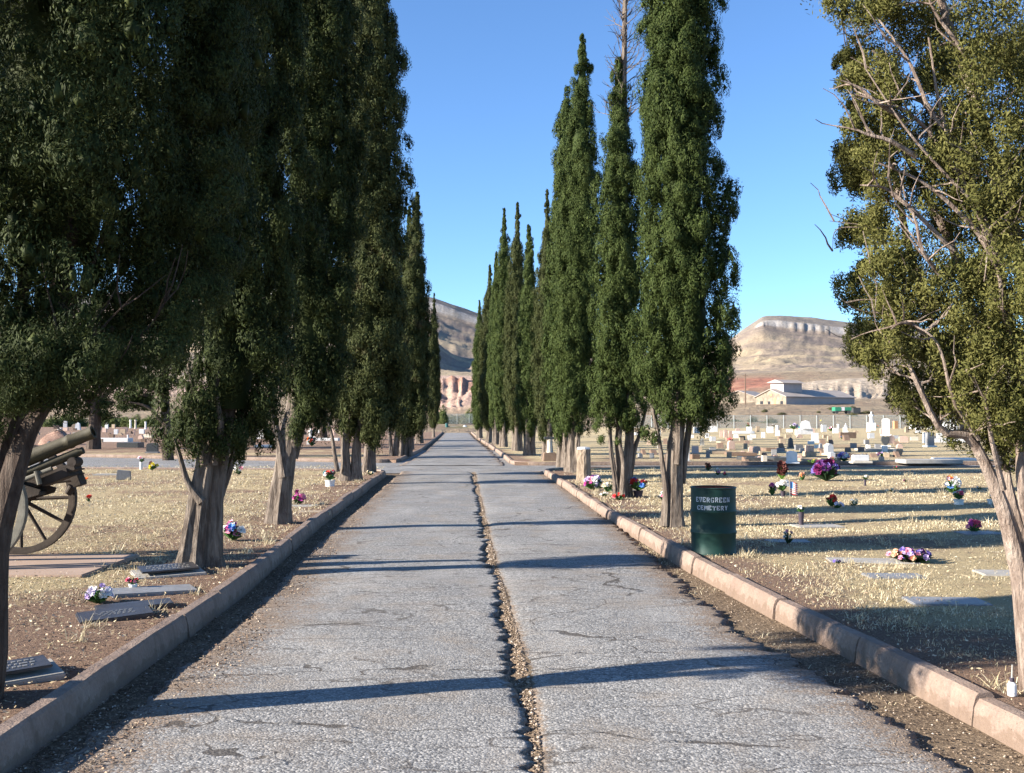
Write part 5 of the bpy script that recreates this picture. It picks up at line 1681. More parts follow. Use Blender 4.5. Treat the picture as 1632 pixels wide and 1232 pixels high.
b.build('red_stripe', M['pet_red'], fg); b2.build('white_stripe', M['vase_white'], fg); b3.build('blue_canton', M['pet_blue'], fg)

# ------------------------------------------------------------------ headstones in the crowded part
HC = {}
def out_round(w, h, k=.5, n_=8):
    """outline with a rounded head, k the share of the half width used as rise"""
    r = w / 2; rise = r * k * 2
    return [(-r, 0), (r, 0), (r, h - rise)] + [(r * math.cos(a), h - rise + rise * math.sin(a)) for a in [math.pi * i / n_ for i in range(1, n_)]] + [(-r, h - rise)]


def stone_mesh(kind, m_, w, h, d):
    b = MB()
    if kind == 'round': b.prism(out_round(w, h, .5), d)
    elif kind == 'shoulder': b.prism(out_round(w, h, .18), d)
    elif kind == 'flat': b.prism([(-w / 2, 0), (w / 2, 0), (w / 2, h), (-w / 2, h)], d)
    elif kind == 'slant': b.add([(-w / 2, -d, 0), (w / 2, -d, 0), (w / 2, d, 0), (-w / 2, d, 0), (-w / 2, d * .25, h), (w / 2, d * .25, h), (w / 2, d, h), (-w / 2, d, h)],
                                [(3, 2, 1, 0), (4, 5, 6, 7), (0, 1, 5, 4), (1, 2, 6, 5), (2, 3, 7, 6), (3, 0, 4, 7)])
    elif kind == 'obelisk':
        b.add([(x * s, y * s, z) for s, z in ((w / 2, 0), (w * .34, h * .84), (0.001, h)) for x, y in ((-1, -1), (1, -1), (1, 1), (-1, 1))],
              [(3, 2, 1, 0)] + [(j * 4 + i, j * 4 + (i + 1) % 4, j * 4 + 4 + (i + 1) % 4, j * 4 + 4 + i) for j in range(2) for i in range(4)] + [(8, 9, 10, 11)])
    elif kind == 'cross':
        a = w * .16
        b.prism([(-a, 0), (a, 0), (a, h * .58), (w / 2, h * .58), (w / 2, h * .58 + 2 * a), (a, h * .58 + 2 * a), (a, h), (-a, h), (-a, h * .58 + 2 * a), (-w / 2, h * .58 + 2 * a), (-w / 2, h * .58), (-a, h * .58)], d)
    elif kind == 'pillar': b.lathe([(w / 2, 0), (w / 2, h * .06), (w * .38, h * .1), (w * .34, h * .86), (w * .46, h * .9), (w * .42, h)], 12)
    elif kind == 'heart':
        r = w / 2
        b.prism([(-.25 * r, 0), (.25 * r, 0), (.8 * r, h * .32), (r, h * .6), (.86 * r, h * .88), (.5 * r, h), (.15 * r, h * .93), (0, h * .85), (-.15 * r, h * .93), (-.5 * r, h), (-.86 * r, h * .88), (-r, h * .6), (-.8 * r, h * .32)], d)
    elif kind == 'statue':       # a small robed figure: folds, arms held to the chest, head
        b.lathe([(w * .42, 0), (w * .36, h * .2), (w * .30, h * .45), (w * .34, h * .62), (w * .30, h * .74), (w * .12, h * .80), (w * .10, h * .82), (w * .15, h * .88), (w * .16, h * .93), (w * .10, h * .99), (w * .02, h)], 14)
        for s in (-1, 1):
            b.tube([(s * w * .30, 0, h * .72), (s * w * .40, -w * .12, h * .58), (s * w * .08, -w * .38, h * .62)], [w * .11, w * .10, w * .07], 8)
    elif kind == 'ledger':
        b.box((0, 0, h / 2), (w, d, h))
    elif kind == 'boulder':
        rg = random.Random(5)
        b.lathe([(w * .45, 0), (w * .5, h * .3), (w * .42, h * .7), (w * .2, h * .95), (w * .02, h)], 10)
        b.v = [(x * rg.uniform(.85, 1.15), y * rg.uniform(.85, 1.15), z * rg.uniform(.92, 1.05)) for x, y, z in b.v]
    elif kind == 'plot':         # raised kerb round one grave
        t_ = .16
        b.box((0, -d / 2 + t_ / 2, h / 2), (w, t_, h)); b.box((0, d / 2 - t_ / 2, h / 2), (w, t_, h))
        b.box((-w / 2 + t_ / 2, 0, h / 2), (t_, d - 2 * t_ - .004, h)); b.box((w / 2 - t_ / 2, 0, h / 2), (t_, d - 2 * t_ - .004, h))
    return b


def hs(label, u, vb, wpx, hpx, kind, m_, base=None, d=None, rz=None, group=None, cat=None, D=None, name=None):
    p = GT(u, vb) if D is None else Vector((at(u, HOR, D).x, D, float(gz(at(u, HOR, D).x, D))))
    k = p.y / F
    w, h = wpx * k, hpx * k
    rg = random.Random(int(u * 31 + vb * 7))
    d = d if d is not None else max(.12, min(.32, w * .35))
    names = {'cross': 'grave_cross', 'obelisk': 'obelisk', 'pillar': 'grave_pillar', 'statue': 'statue', 'ledger': 'grave_slab', 'plot': 'grave_kerb', 'boulder': 'boulder'}
    cats = {'cross': 'grave cross', 'obelisk': 'obelisk', 'pillar': 'pillar', 'statue': 'statue', 'ledger': 'grave slab', 'plot': 'grave kerb', 'boulder': 'boulder'}
    t = thing(name or names.get(kind, 'headstone'), label, cat or cats.get(kind, 'headstone'), (p.x, p.y, p.z - .03), rz if rz is not None else rg.uniform(-.2, .2), group)
    bz = 0
    if base:
        bm_, bh, bw = base
        bz = h * bh
        b = MB(); b.box((0, 0, bz / 2), (w * bw, max(d, w * .5) * 1.5 if kind in ('obelisk', 'pillar', 'statue') else d * 1.9, bz)); b.build('base', M[bm_], t, bevel=min(.02, bz * .2))
    b = stone_mesh(kind, m_, w, h - bz + .03, d)
    b.v = [(x, y, z + bz) for x, y, z in b.v]
    b.build('stone', M[m_], t, bevel=0 if kind in ('statue', 'pillar', 'boulder') else min(.02, w * .04), smooth=kind in ('statue', 'pillar'))
    return t


# right, nearest rows first
hs('large white block headstone on a white plinth by the side road', 1262, 737, 16, 18, 'shoulder', 'white_stone', ('white_stone', .12, 1.35), .5)
hs('wide white headstone on a broad cream base behind the purple spray', 1371, 737, 25, 12, 'flat', 'white_stone', ('cream_stone', .3, 1.3), .3)
hs('white headstone rounded on top standing between two obelisks', 1321, 725, 11, 18, 'round', 'white_stone', ('cream_stone', .2, 1.3), .35)
hs('salmon pink block on a square pedestal', 1290, 727, 8, 17, 'flat', 'pink_stone', ('tan_stone', .5, 1.15), .55)
hs('slim grey obelisk next to the salmon pink block', 1308, 719, 6, 13, 'obelisk', 'grey_stone', ('tan_stone', .15, 1.5))
hs('low grey block headstone left of the salmon pink block', 1273, 717, 13, 8, 'flat', 'grey_stone')
hs('dark grey obelisk among low brown stones', 1260, 714, 8, 17, 'obelisk', 'dark_stone', ('grey_stone', .12, 1.5))
hs('round dark granite stone at the end of a row of purple flowers', 1431, 727, 12, 12, 'heart', 'dark_stone', None, .3)
hs('dark heart-shaped stone in front of the tall white slab', 1411, 712, 13, 17, 'heart', 'dark_stone', ('white_stone', .18, 1.2), .25)
hs('pink rounded stone beside the dark heart-shaped one', 1421, 707, 9, 13, 'round', 'pink_stone', None, .3)
hs('very tall white slab with a pink flower on top', 1412, 694, 11, 27, 'shoulder', 'white_stone', ('white_stone', .08, 1.4), .4)
hs('terracotta brick pillar behind the very tall white slab', 1427, 683, 6, 12, 'flat', 'terra', None, .5)
hs('white statue of a robed figure on a high white pedestal', 1389, 686, 9, 30, 'statue', 'white_stone', ('white_stone', .42, 1.35))
hs('broad stepped white monument near the fence', 1284, 692, 14, 22, 'obelisk', 'white_stone', ('white_stone', .4, 1.5))
hs('white upright headstone on a long white footing in the dry mid rows', 1299, 705, 10, 15, 'flat', 'white_stone', ('white_stone', .2, 1.6), .4)
hs('small white block by the green cactus-like plant', 1313, 688, 8, 11, 'flat', 'white_stone', None, .3)
hs('narrow white pillar near the fence', 1336, 688, 5, 12, 'pillar', 'white_stone')
hs('white statue of a small cloaked figure near the fence', 1348, 688, 6, 13, 'statue', 'white_stone', ('white_stone', .15, 1.2))
hs('wide dark brown double headstone in mid row', 1351, 698, 27, 9, 'flat', 'brown_stone', None, .3)
hs('pinkish double headstone left of two white blocks', 1440, 705, 14, 10, 'shoulder', 'pink_stone', None, .3)
hs('cream low block between the pinkish double headstone and the tall grey slab', 1457, 702, 12, 6, 'flat', 'cream_stone', None, .3)
hs('tall pale grey slab with a white panel, partly behind a bare limb', 1482, 712, 12, 23, 'flat', 'grey_stone', ('white_stone', .12, 1.4), .3)
hs('white headstone immediately left of the tall pale grey slab', 1475, 706, 7, 17, 'flat', 'white_stone', None, .3)
hs('white cube headstone by a purple wreath near the fence', 1454, 683, 9, 10, 'flat', 'white_stone', None, .5)
hs('white square headstone below the bare limb near the fence', 1482, 684, 8, 12, 'flat', 'white_stone', None, .4)
hs('white narrow headstone near the fence, framed by bare limbs', 1506, 684, 7, 11, 'round', 'white_stone', None, .3)
hs('white headstone with yellow flowers near the fence, framed by bare limbs', 1523, 686, 6, 10, 'flat', 'white_stone', None, .3)
hs('long low white coping wall round a family plot', 1522, 705, 74, 6, 'ledger', 'white_stone', None, .5, 0.0)
hs('thin bright white slab edge along the lawn past the coping wall', 1522, 733, 62, 3, 'ledger', 'white_stone', None, 1.0, 0.0)
hs('grey raised plot in front of the thin bright white slab edge', 1480, 737, 90, 5, 'ledger', 'conc', None, 1.2, 0.0)
hs('pink granite headstone topped with red flowers', 1165, 717, 10, 15, 'round', 'pink_stone', ('tan_stone', .15, 1.2), .4)
hs('small pale pyramid stone near the edge of the green crown', 1119, 710, 6, 12, 'obelisk', 'cream_stone', None)
hs('salmon slanted headstone behind the drum', 1108, 722, 11, 11, 'slant', 'pink_stone', None, .3)
hs('grey obelisk-like stone half behind the trunk by the drum', 1096, 724, 7, 13, 'obelisk', 'grey_stone', None)
hs('white stone half hidden by the trunk beside the drum', 1094, 735, 7, 13, 'flat', 'white_stone', ('conc', .15, 1.4), .3)
hs('brown block lying low beside the half hidden white stone', 1107, 731, 13, 7, 'flat', 'brown_stone', None, .4)
hs('beige small upright stone left of the large white block headstone', 1218, 735, 7, 9, 'flat', 'cream_stone', None, .3)
hs('rosy rounded headstone behind the beige small upright stone', 1206, 721, 10, 10, 'round', 'pink_stone', None, .3)
hs('grey low double stone beside the dark grey obelisk', 1244, 720, 12, 6, 'flat', 'grey_stone', ('conc', .4, 1.2), .3)
hs('leftmost of three little pink stones in a row', 1149, 696, 5, 10, 'round', 'pink_stone', None, .3)
hs('middle one of three little pink stones in a row', 1156, 697, 5, 9, 'round', 'pink_stone', None, .3)
hs('last of three little pink stones in a row, with dark flowers on it', 1164, 697, 6, 10, 'flat', 'pink_stone', None, .3)
hs('white headstone with blue flowers near the fence, close to the green crown', 1110, 690, 9, 9, 'flat', 'white_stone', None, .4)
hs('white double headstone near the fence with blue wreaths', 1136, 688, 15, 9, 'shoulder', 'white_stone', None, .4)
hs('white block near the fence to the left of a pale pillar', 1228, 690, 9, 10, 'flat', 'white_stone', None, .4)
hs('pale pillar headstone with green sprig near the fence', 1239, 692, 6, 14, 'pillar', 'white_stone', None, .3)
hs('long low white grave slab near the fence', 1184, 691, 34, 4, 'ledger', 'white_stone', None, 1.0, 0)
hs('dark low headstone in bright straw', 1183, 701, 9, 6, 'flat', 'dark_stone', None, .3)
hs('small white headstone next to the dark low one in bright straw', 1195, 701, 7, 7, 'flat', 'white_stone', None, .3)
for (u, vb, w, h, m_, lab) in [(1180, 725, 40, 4, 'brown_stone', 'brown raised grave kerb in the crowded rows behind the drum'), (1145, 722, 30, 4, 'tan_stone', 'tan raised grave kerb below the pink granite headstone'), (1198, 733, 34, 5, 'dark_stone', 'dark raised grave kerb beside the beige small upright stone'),
                              (1240, 733, 30, 5, 'dark_stone', 'dark raised grave kerb behind the large white block headstone'), (1297, 735, 40, 4, 'tan_stone', 'tan raised grave kerb below the salmon pink block'), (1345, 727, 34, 4, 'brown_stone', 'brown raised grave kerb behind the wide white headstone'),
                              (1230, 718, 30, 4, 'brown_stone', 'brown raised grave kerb at the dark grey obelisk'), (1340, 712, 50, 3, 'tan_stone', 'tan raised grave kerb in the dry mid rows'), (1400, 718, 60, 3, 'conc', 'grey raised grave kerb in front of the dark heart-shaped stone'), (1170, 706, 50, 3, 'tan_stone', 'tan raised grave kerb under the three little pink stones')]:
    hs(lab, u, vb, w, h, 'plot', m_, None, 1.8, 0.0)
# flowers between the stones
for (lab, u, v_, w, h, cols, n_) in [('purple and white flowers in a row left of the round dark granite stone', 1408, 728, 26, 10, ['purple', 'white', 'lilac', 'plum'], 16), ('red flowers on the pink granite headstone', 1165, 703, 10, 6, ['red', 'rose'], 6),
        ('white and violet wreath against the fence', 1265, 684, 15, 12, ['white', 'lilac', 'violet', 'white'], 14), ('teal ribbon bow beside the white and violet wreath', 1276, 688, 7, 14, ['teal'], 5),
        ('yellow and green plant behind the small white block', 1311, 680, 8, 14, ['yellow'], 4), ('blue flowers at the white double headstone near the fence', 1120, 684, 7, 11, ['blue', 'violet'], 5), ('red and pink flowers near the fence by the stepped white monument', 1324, 687, 10, 9, ['red', 'pink', 'white'], 7),
        ('violet and grey flowers beside the white rounded headstone', 1345, 735, 20, 16, ['violet', 'lilac', 'white'], 14), ('pink and cream flowers under the white rounded headstone', 1325, 737, 18, 12, ['peach', 'cream', 'pink'], 9), ('red and white flowers on the wide white headstone', 1377, 727, 12, 5, ['red', 'white'], 5),
        ('blue flowers at the wide dark brown double headstone', 1342, 700, 6, 6, ['blue', 'violet'], 3), ('dark and orange flowers standing before the fence', 1192, 684, 7, 12, ['maroon', 'orange'], 5), ('brown and white flowers beside the pale pillar headstone', 1232, 686, 6, 12, ['maroon', 'white'], 4),
        ('green low bush beside the salmon pink block', 1294, 738, 18, 9, ['yellow'], 1), ('purple wreath by the white cube headstone', 1462, 684, 8, 5, ['plum', 'purple'], 4), ('orange flowers on the white pedestal', 1398, 682, 6, 6, ['orange', 'red'], 3)]:
    B(lab, u, v_, w, h, cols, None, n_, leafm='leaf_fresh' if 'green' in lab else 'leaf')

# the many small stones of the far rows, too alike to tell apart
rg = random.Random(77)
KINDS = [('flat', 'white_stone', 'small white headstone in the far dry rows before the fence', 'small white headstones of the far rows'),
         ('round', 'pink_stone', 'small pinkish headstone in the crowded rows before the fence', 'small pinkish headstones of the crowded rows'),
         ('flat', 'grey_stone', 'small grey headstone in the crowded rows before the fence', 'small grey headstones of the crowded rows'),
         ('flat', 'tan_stone', 'small tan headstone in the crowded rows before the fence', 'small tan headstones of the crowded rows'),
         ('slant', 'brown_stone', 'small brown slanted headstone in the crowded rows before the fence', 'small brown headstones of the crowded rows')]
used = []
for i in range(330):
    u = rg.uniform(1000, 1640); vb = rg.choice((688, 689, 691, 694, 698, 702, 708, 714, 719, 724, 729, 734)) + rg.uniform(-.8, .8)
    if any(abs(u - a) < 13 and abs(vb - b_) < 4.2 for a, b_ in used): continue
    if vb > 706 and u > 1440 and rg.random() < .85: continue
    if vb > 700 and u > 1380 and rg.random() < .5: continue
    used.append((u, vb))
    k = (0 if rg.random() < .62 else rg.choice((1, 3))) if vb < 700 else rg.choice((0, 1, 2, 3, 3, 4, 4, 2))
    kind, m_, lab, grp = KINDS[k]
    far = (vb - 670) / 60
    hs(lab, u, vb, rg.uniform(5, 10), rg.uniform(4, 9), kind, m_, None, .25, None, grp)

# left, beyond the side road
hs('dark grey granite headstone at the edge of the side road', 243, 721, 18, 15, 'shoulder', 'dark_stone', ('grey_stone', .15, 1.15), .25)
hs('long low white grave slab right of the gun muzzle', 183, 704, 50, 6, 'ledger', 'white_stone', None, 1.1, 0)
hs('black polished grave slab in front of the long white one', 208, 713, 34, 8, 'ledger', 'dark_stone', None, 1.1, 0)
hs('pointed white stone left of the dark tree trunk', 124, 685, 8, 12, 'obelisk', 'white_stone', None)
hs('dark rough boulder at the foot of the dirt mound', 79, 714, 12, 11, 'boulder', 'dark_stone')
hs('small white stone post at the end of the long white grave slab', 204, 702, 4, 9, 'pillar', 'white_stone')
hs('white statue with flowers at its feet between two cypress trunks', 495, 708, 9, 27, 'statue', 'white_stone', ('white_stone', .3, 1.3))
hs('pale turquoise monument half hidden by low cypress branches', 417, 699, 14, 15, 'flat', 'white_stone', None, .6)
hs('white raised slab edge between two cypress trunks', 425, 712, 34, 3, 'ledger', 'white_stone', None, 1.0, 0)
hs('long white coping behind the scarred trunk', 520, 702, 40, 4, 'ledger', 'white_stone', None, .8, 0)
B('red and green flowers at the feet of the white statue', 497, 711, 16, 18, ['red', 'white', 'orange', 'white'], None, 9)
for i, (u, vb, w, h, kd) in enumerate([(104, 681, 6, 10, 'flat'), (111, 680, 4, 12, 'pillar'), (208, 682, 4, 13, 'pillar'), (216, 683, 4, 14, 'pillar'), (232, 684, 4, 12, 'pillar'), (200, 688, 7, 7, 'flat'), (226, 691, 8, 7, 'flat'), (236, 697, 14, 5, 'flat'),
                                      (185, 692, 6, 8, 'flat'), (214, 694, 5, 9, 'cross'), (170, 683, 5, 9, 'flat'), (253, 690, 8, 7, 'flat'), (95, 690, 6, 8, 'flat'), (60, 684, 6, 9, 'flat'), (40, 690, 7, 8, 'flat'), (120, 694, 8, 5, 'flat'), (510, 690, 7, 8, 'flat'), (530, 694, 8, 8, 'flat'), (470, 692, 7, 9, 'cross'), (440, 688, 6, 8, 'flat'), (400, 684, 6, 10, 'flat'), (480, 698, 6, 7, 'flat'), (455, 696, 8, 6, 'flat')]):
    hs('small pale gravestone in the reddish ground beyond the side road', u, vb, w, h, kd, ('white_stone', 'pink_stone', 'white_stone', 'cream_stone')[i % 4], None, .25, None, 'pale gravestones beyond the side road', 'headstone', name='headstone')
for i in range(60):
    u = rg.uniform(60, 560); vb = rg.uniform(681, 706)
    hs('small rosy or brown gravestone in the reddish ground beyond the side road', u, vb, rg.uniform(4, 9), rg.uniform(3, 7), rg.choice(('flat', 'round', 'flat')), rg.choice(('pink_stone', 'tan_stone', 'brown_stone')), None, .25, None, 'rosy gravestones beyond the side road', 'headstone', name='headstone')
# dirt mound with a tilted post
p = GT(92, 708); t = thing('dirt_mound', 'low mound of reddish soil behind the gun barrel', 'mound', (p.x, p.y, p.z - .05))
b = MB(); V = []; Fq = []; nn_ = 22
for j in range(9):
    for i in range(nn_):
        a = 6.2832 * i / nn_; r_ = 1.25 * (1 - j / 8) * (1 + .12 * math.sin(3 * a + j))
        V.append((r_ * math.cos(a) * 1.2, r_ * math.sin(a), 1.0 * (1 - (1 - j / 8) ** 1.6) * (1 + .06 * math.sin(5 * a + 2 * j))))
for j in range(8):
    for i in range(nn_): Fq.append((j * nn_ + i, j * nn_ + (i + 1) % nn_, (j + 1) * nn_ + (i + 1) % nn_, (j + 1) * nn_ + i))
b.add(V, Fq); b.build('soil', m_dirt('mound_soil', (.17, .095, .07), (.27, .17, .13), (.38, .26, .20)), t, smooth=True)
p = GT(104, 704); t = thing('wooden_post', 'tilted dark beam resting on a squat block above the gun barrel', 'post', (p.x, p.y, p.z - .03))
k = p.y / F
b = MB(); b.tube([(-20 * k, .1, 27 * k), (0, 0, 14 * k)], [1.6 * k, 1.6 * k], 8); b.build('beam', M['olive_dark'], t)
b = MB(); b.box((2 * k, 0, 6.5 * k), (9 * k, 8 * k, 13 * k), None, .8); b.build('block', M['brown_stone'], t, bevel=.02)

# obelisk on a rough pedestal by the far corner of the right row
p = GT(876, 735); k = p.y / F
t = thing('obelisk', 'pale short column on a rough brown stone pedestal behind the sawn stump', 'obelisk', (p.x, p.y, p.z - .03), .1)
b = MB(); b.box((0, 0, 7.5 * k), (22 * k, 20 * k, 15 * k), None, .88); b.build('pedestal', M['brown_stone'], t, bevel=.03)
b = MB(); b.lathe([(5 * k, 15 * k), (4.2 * k, 17 * k), (3.4 * k, 33 * k), (4.4 * k, 34 * k), (4.4 * k, 36 * k)], 14); b.build('column', M['cream_stone'], t, smooth=True)
b = MB(); b.box((0, 0, 38 * k), (18 * k, 9 * k, 4 * k)); b.build('capital', M['dark_stone'], t, bevel=.02)
# ------------------------------------------------------------------ hills, tailings and the mesas: elevation rows by picture column and distance
RK = np.array([150, 185, 225, 262, 300, 345, 400, 470, 560, 700, 950, 1250, 1480, 1502, 1600, 1900, 2500, 3200.])
KEY = {   # picture column: row of the surface at the distances RK
    -900: [683, 684, 684, 684, 683, 682, 680, 676, 670, 660, 648, 630, 612, 606, 600, 602, 610, 640],
    -200: [683, 683, 683, 682, 681, 680, 676, 668, 655, 640, 620, 590, 552, 545, 540, 542, 552, 600],
    0:    [683, 682, 681, 679, 677, 674, 670, 660, 645, 630, 610, 570, 520, 508, 500, 502, 515, 570],
    130:  [683, 682, 681, 679, 676, 671, 664, 650, 628, 612, 596, 550, 495, 478, 470, 472, 488, 550],
    400:  [683, 682, 680, 677, 673, 669, 662, 642, 618, 604, 588, 535, 478, 458, 448, 450, 468, 540],
    600:  [684, 682, 680, 678, 675, 670, 662, 632, 604, 600, 588, 520, 486, 468, 460, 463, 480, 545],
    690:  [685, 683, 681, 678.5, 677, 671, 661, 622, 602, 598, 586, 532, 500, 482, 474, 478, 495, 560],
    755:  [685, 683, 681, 679, 677, 670, 658, 616, 598, 600, 590, 552, 519, 505, 497, 502, 520, 575],
    870:  [685, 682, 679, 676, 672, 664, 652, 622, 606, 602, 594, 570, 546, 536, 529, 535, 552, 600],
    1000: [684, 679, 672, 667, 662, 655, 640, 622, 612, 606, 600, 586, 572, 567, 562, 568, 580, 620],
    1120: [684, 676, 663, 653, 648, 641, 630, 616, 604, 600, 598, 586, 568, 565, 562, 566, 580, 620],
    1160: [684, 675, 661, 650, 646, 638, 624, 610, 600, 597, 594, 576, 549, 546, 544, 550, 572, 620],
    1203: [684, 674, 659, 648, 644, 635, 620, 608, 598, 594, 588, 566, 524, 521, 513, 522, 560, 615],
    1216: [684, 674, 658, 647, 643, 634, 619, 607, 597, 593, 586, 563, 519, 511, 503, 510, 550, 610],
    1245: [684, 673, 657, 646, 642, 632, 616, 605, 596, 592, 584, 560, 524, 512, 501.5, 507, 545, 605],
    1300: [684, 673, 657, 646, 641, 629, 610, 601, 595, 591, 584, 563, 532, 518, 507, 510, 540, 600],
    1380: [684, 673, 658, 648, 643, 628, 606, 599, 596, 592, 585, 568, 540, 525, 517, 519, 540, 600],
    1450: [684, 674, 660, 650, 646, 628, 604, 600, 598, 594, 588, 573, 547, 532, 524, 526, 545, 600],
    1640: [684, 676, 663, 655, 652, 640, 622, 612, 606, 602, 596, 586, 562, 552, 545, 548, 562, 605],
    2000: [684, 679, 670, 664, 660, 655, 645, 636, 630, 624, 618, 606, 592, 586, 580, 582, 592, 620],
    2700: [684, 684, 684, 683, 682, 680, 678, 674, 668, 660, 650, 640, 632, 628, 624, 626, 632, 645]}
ku = np.array(sorted(KEY)); kt = np.array([KEY[u] for u in ku], float)
us = np.concatenate([np.arange(-900, 560, 12.0), np.arange(560, 1760, 2.2), np.arange(1760, 2710, 14.0)])
rs_ = np.concatenate([np.geomspace(150, 345, 34)[:-1], np.geomspace(345, 580, 64)[:-1], np.geomspace(580, 1440, 70)[:-1], np.linspace(1440, 1640, 46)[:-1], np.geomspace(1640, 3200, 14)])
# smooth the columns
E0 = np.array([[np.interp(u, ku, kt[:, j]) for j in range(len(RK))] for u in us])          # (nu, nk)
kk = np.exp(-(np.arange(-14, 15) / 6.0) ** 2); kk /= kk.sum(); kk2 = np.exp(-(np.arange(-14, 15) / 2.5) ** 2); kk2 /= kk2.sum()
fi = (us >= 560) & (us <= 1757)
for j_ in range(len(RK)):
    for _ in range(6 if j_ < 12 else 1): E0[fi, j_] = np.convolve(np.pad(E0[fi, j_], 14, 'edge'), kk if j_ < 12 else kk2, 'valid')
E = np.array([np.interp(np.log(rs_), np.log(RK), E0[i]) for i in range(len(us))])          # (nu, nr)
U, Rr_ = np.meshgrid(us, rs_, indexing='ij')
X = (U - CX) / F * Rr_; Y = Rr_.copy()
Zb = CAMZ + (HOR - E) * Rr_ / F
def ridged(seed, lo, hi, k=5):
    rr2 = np.random.default_rng(seed); out = 0
    def f(x, y):
        o = 0; a = 1.0; tot = 0
        for i in range(k):
            s = lo * (hi / lo) ** (i / (k - 1)); w_ = wob2(seed * 10 + i, 5, s, s * 1.7)
            o = o + a * (1 - np.abs(w_(x, y)) * 2.2); tot += a; a *= .55
        return o / tot
    return f
n1 = wob2(61, 26, .0018, .03); n2 = wob2(62, 30, .012, .16); n3 = wob2(63, 24, .003, .02)
rg1 = ridged(7, .004, .05); rg2 = ridged(8, .03, .3)
far = sstep(600, 1000, Rr_)
mid = sstep(330, 420, Rr_) * (1 - sstep(560, 680, Rr_))
Z = Zb + far * (rg1(X, Y) - .55) * 9 * (1 - sstep(1420, 1480, Rr_) * .75)
Z += (1 - far) * sstep(175, 240, Rr_) * n2(X, Y) * 1.6 + far * n2(X, Y) * 2.2
# gullies down the face of the tailings
def fold(x): return 1 - np.abs(((x) % 2.0) - 1) * 1.0
def columns(x, lo, hi, seed):
    rr3 = np.random.default_rng(seed); e = np.cumsum(rr3.uniform(lo, hi, 900)) - 950; h = rr3.uniform(0, 1, 901)
    i = np.clip(np.searchsorted(e, x), 1, 899)
    t = (x - e[i - 1]) / (e[i] - e[i - 1])
    return h[i], 1 - np.abs(2 * np.clip(t, 0, 1) - 1)
wu = U + 14 * n3(X * 1.5, Y * 1.5) + 5 * np.sin(U * .09 + Rr_ * .01) - .035 * (Rr_ - 345)
ga, gb = columns(wu, 7, 30, 3); gc, gd = columns(wu + 7 * n2(X, Y), 3, 11, 4)
gul = .25 + .5 * gb * (.5 + ga) + .28 * gd * gc + .25 * n2(X, Y)
tr_ = sstep(1265, 1310, U) * sstep(322, 345, Rr_) * (1 - sstep(372, 402, Rr_))
tl_l = sstep(900, 860, U) * sstep(560, 640, U) * sstep(398, 425, Rr_) * (1 - sstep(490, 570, Rr_)) + .4 * sstep(1200, 1120, U) * sstep(800, 900, U) * sstep(330, 420, Rr_) * (1 - sstep(480, 560, Rr_))
tail = sstep(1255, 1300, U) * sstep(318, 345, Rr_) * (1 - sstep(400, 440, Rr_)) + tl_l
Z -= tr_ * (1.1 - gul) * 2.2 + tl_l * (1.1 - gul) * 1.6
Z += tl_l * (ridged(21, .008, .10)(X, Y + Z * 1.5) - .5) * 11.0
# the shaded shoulder in front of the left mesa
hump = np.exp(-((U - 655) / 62) ** 2) * np.exp(-((Rr_ - 1150) / 170) ** 2)
Z += 25 * np.exp(-((U - 668) / 38) ** 2) * np.exp(-((Rr_ - 1000) / 120) ** 2)
# cliff columns
clf = np.exp(-((Rr_ - 1501) / 22) ** 2)
ca_, cb_ = columns(U, 5, 24, 5); cc_, cd_ = columns(U, 4, 9, 6)
colm = .55 * ca_ + .25 * cb_ + .35 * cc_
Y = Y + clf * (colm - .6) * 9 * np.clip(.5 + wob2(88, 8, .004, .02)(X, Y) * 2, .15, 1)
X = (U - CX) / F * Rr_ + clf * 0
edge_in = sstep(150, 165, Rr_)
Z = np.where(Rr_ < 151, np.array(gz(X, Y)) - .35, Z)
# ground colours of the land; tailings darker down in the gullies
def C3(c): return np.array(c, float)
straw = C3((.46, .36, .235)); scrub = C3((.25, .20, .17)); cap = C3((.235, .205, .18)); rock = C3((.42, .39, .365)); tan = C3((.52, .42, .32)); red = C3((.36, .15, .10)); pink = C3((.47, .31, .25)); brown = C3((.26, .18, .125)); grey = C3((.22, .19, .17)); green = C3((.15, .15, .07))
streak = np.clip(.5 + 2.6 * (wob2(71, 16, .006, .05)(X * .55 + Z * 1.6, Y * .8 + Z * 2.0)), 0, 1)[..., None]
fine_ = np.clip(.5 + 1.4 * wob2(72, 30, .03, .4)(X, Y + Z * 2), 0, 1)[..., None]
colr = scrub * (1 - streak) + straw * streak
colr = colr * (.8 + .4 * fine_)
hi = sstep(1330, 1440, Rr_)[..., None]
colr = colr * (1 - hi * .75) + (scrub * .95 * (.8 + .4 * fine_)) * hi * .75
slope = np.gradient(Z, axis=1) / np.maximum(np.gradient(Y, axis=1), .5)
jg = wob2(95, 20, .006, .08)(X, Y) * 6
ck = (sstep(1483 + jg, 1491 + jg, Rr_) * (1 - sstep(1506, 1530, Rr_)) * sstep(2.5, 6, np.abs(np.interp(U, us, E0[:, 12] - E0[:, 13]))))[..., None]
colr = colr * (1 - ck) + rock * (.5 + .72 * np.clip(colm, 0, 1.2)[..., None]) * ck
ab = sstep(1512, 1535, Rr_)[..., None]
colr = colr * (1 - ab) + cap * (.85 + .3 * fine_) * ab
nearm = (1 - sstep(600, 720, Rr_))[..., None]
lowc = brown * (1 - fine_) + straw * .8 * fine_
r2 = sstep(.05, .3, wob2(73, 14, .006, .05)(X, Y))[..., None]
tl_ = tan * (.65 + .5 * np.clip(gul, 0, 1.2)[..., None])
lefty = sstep(1000, 800, U)[..., None]
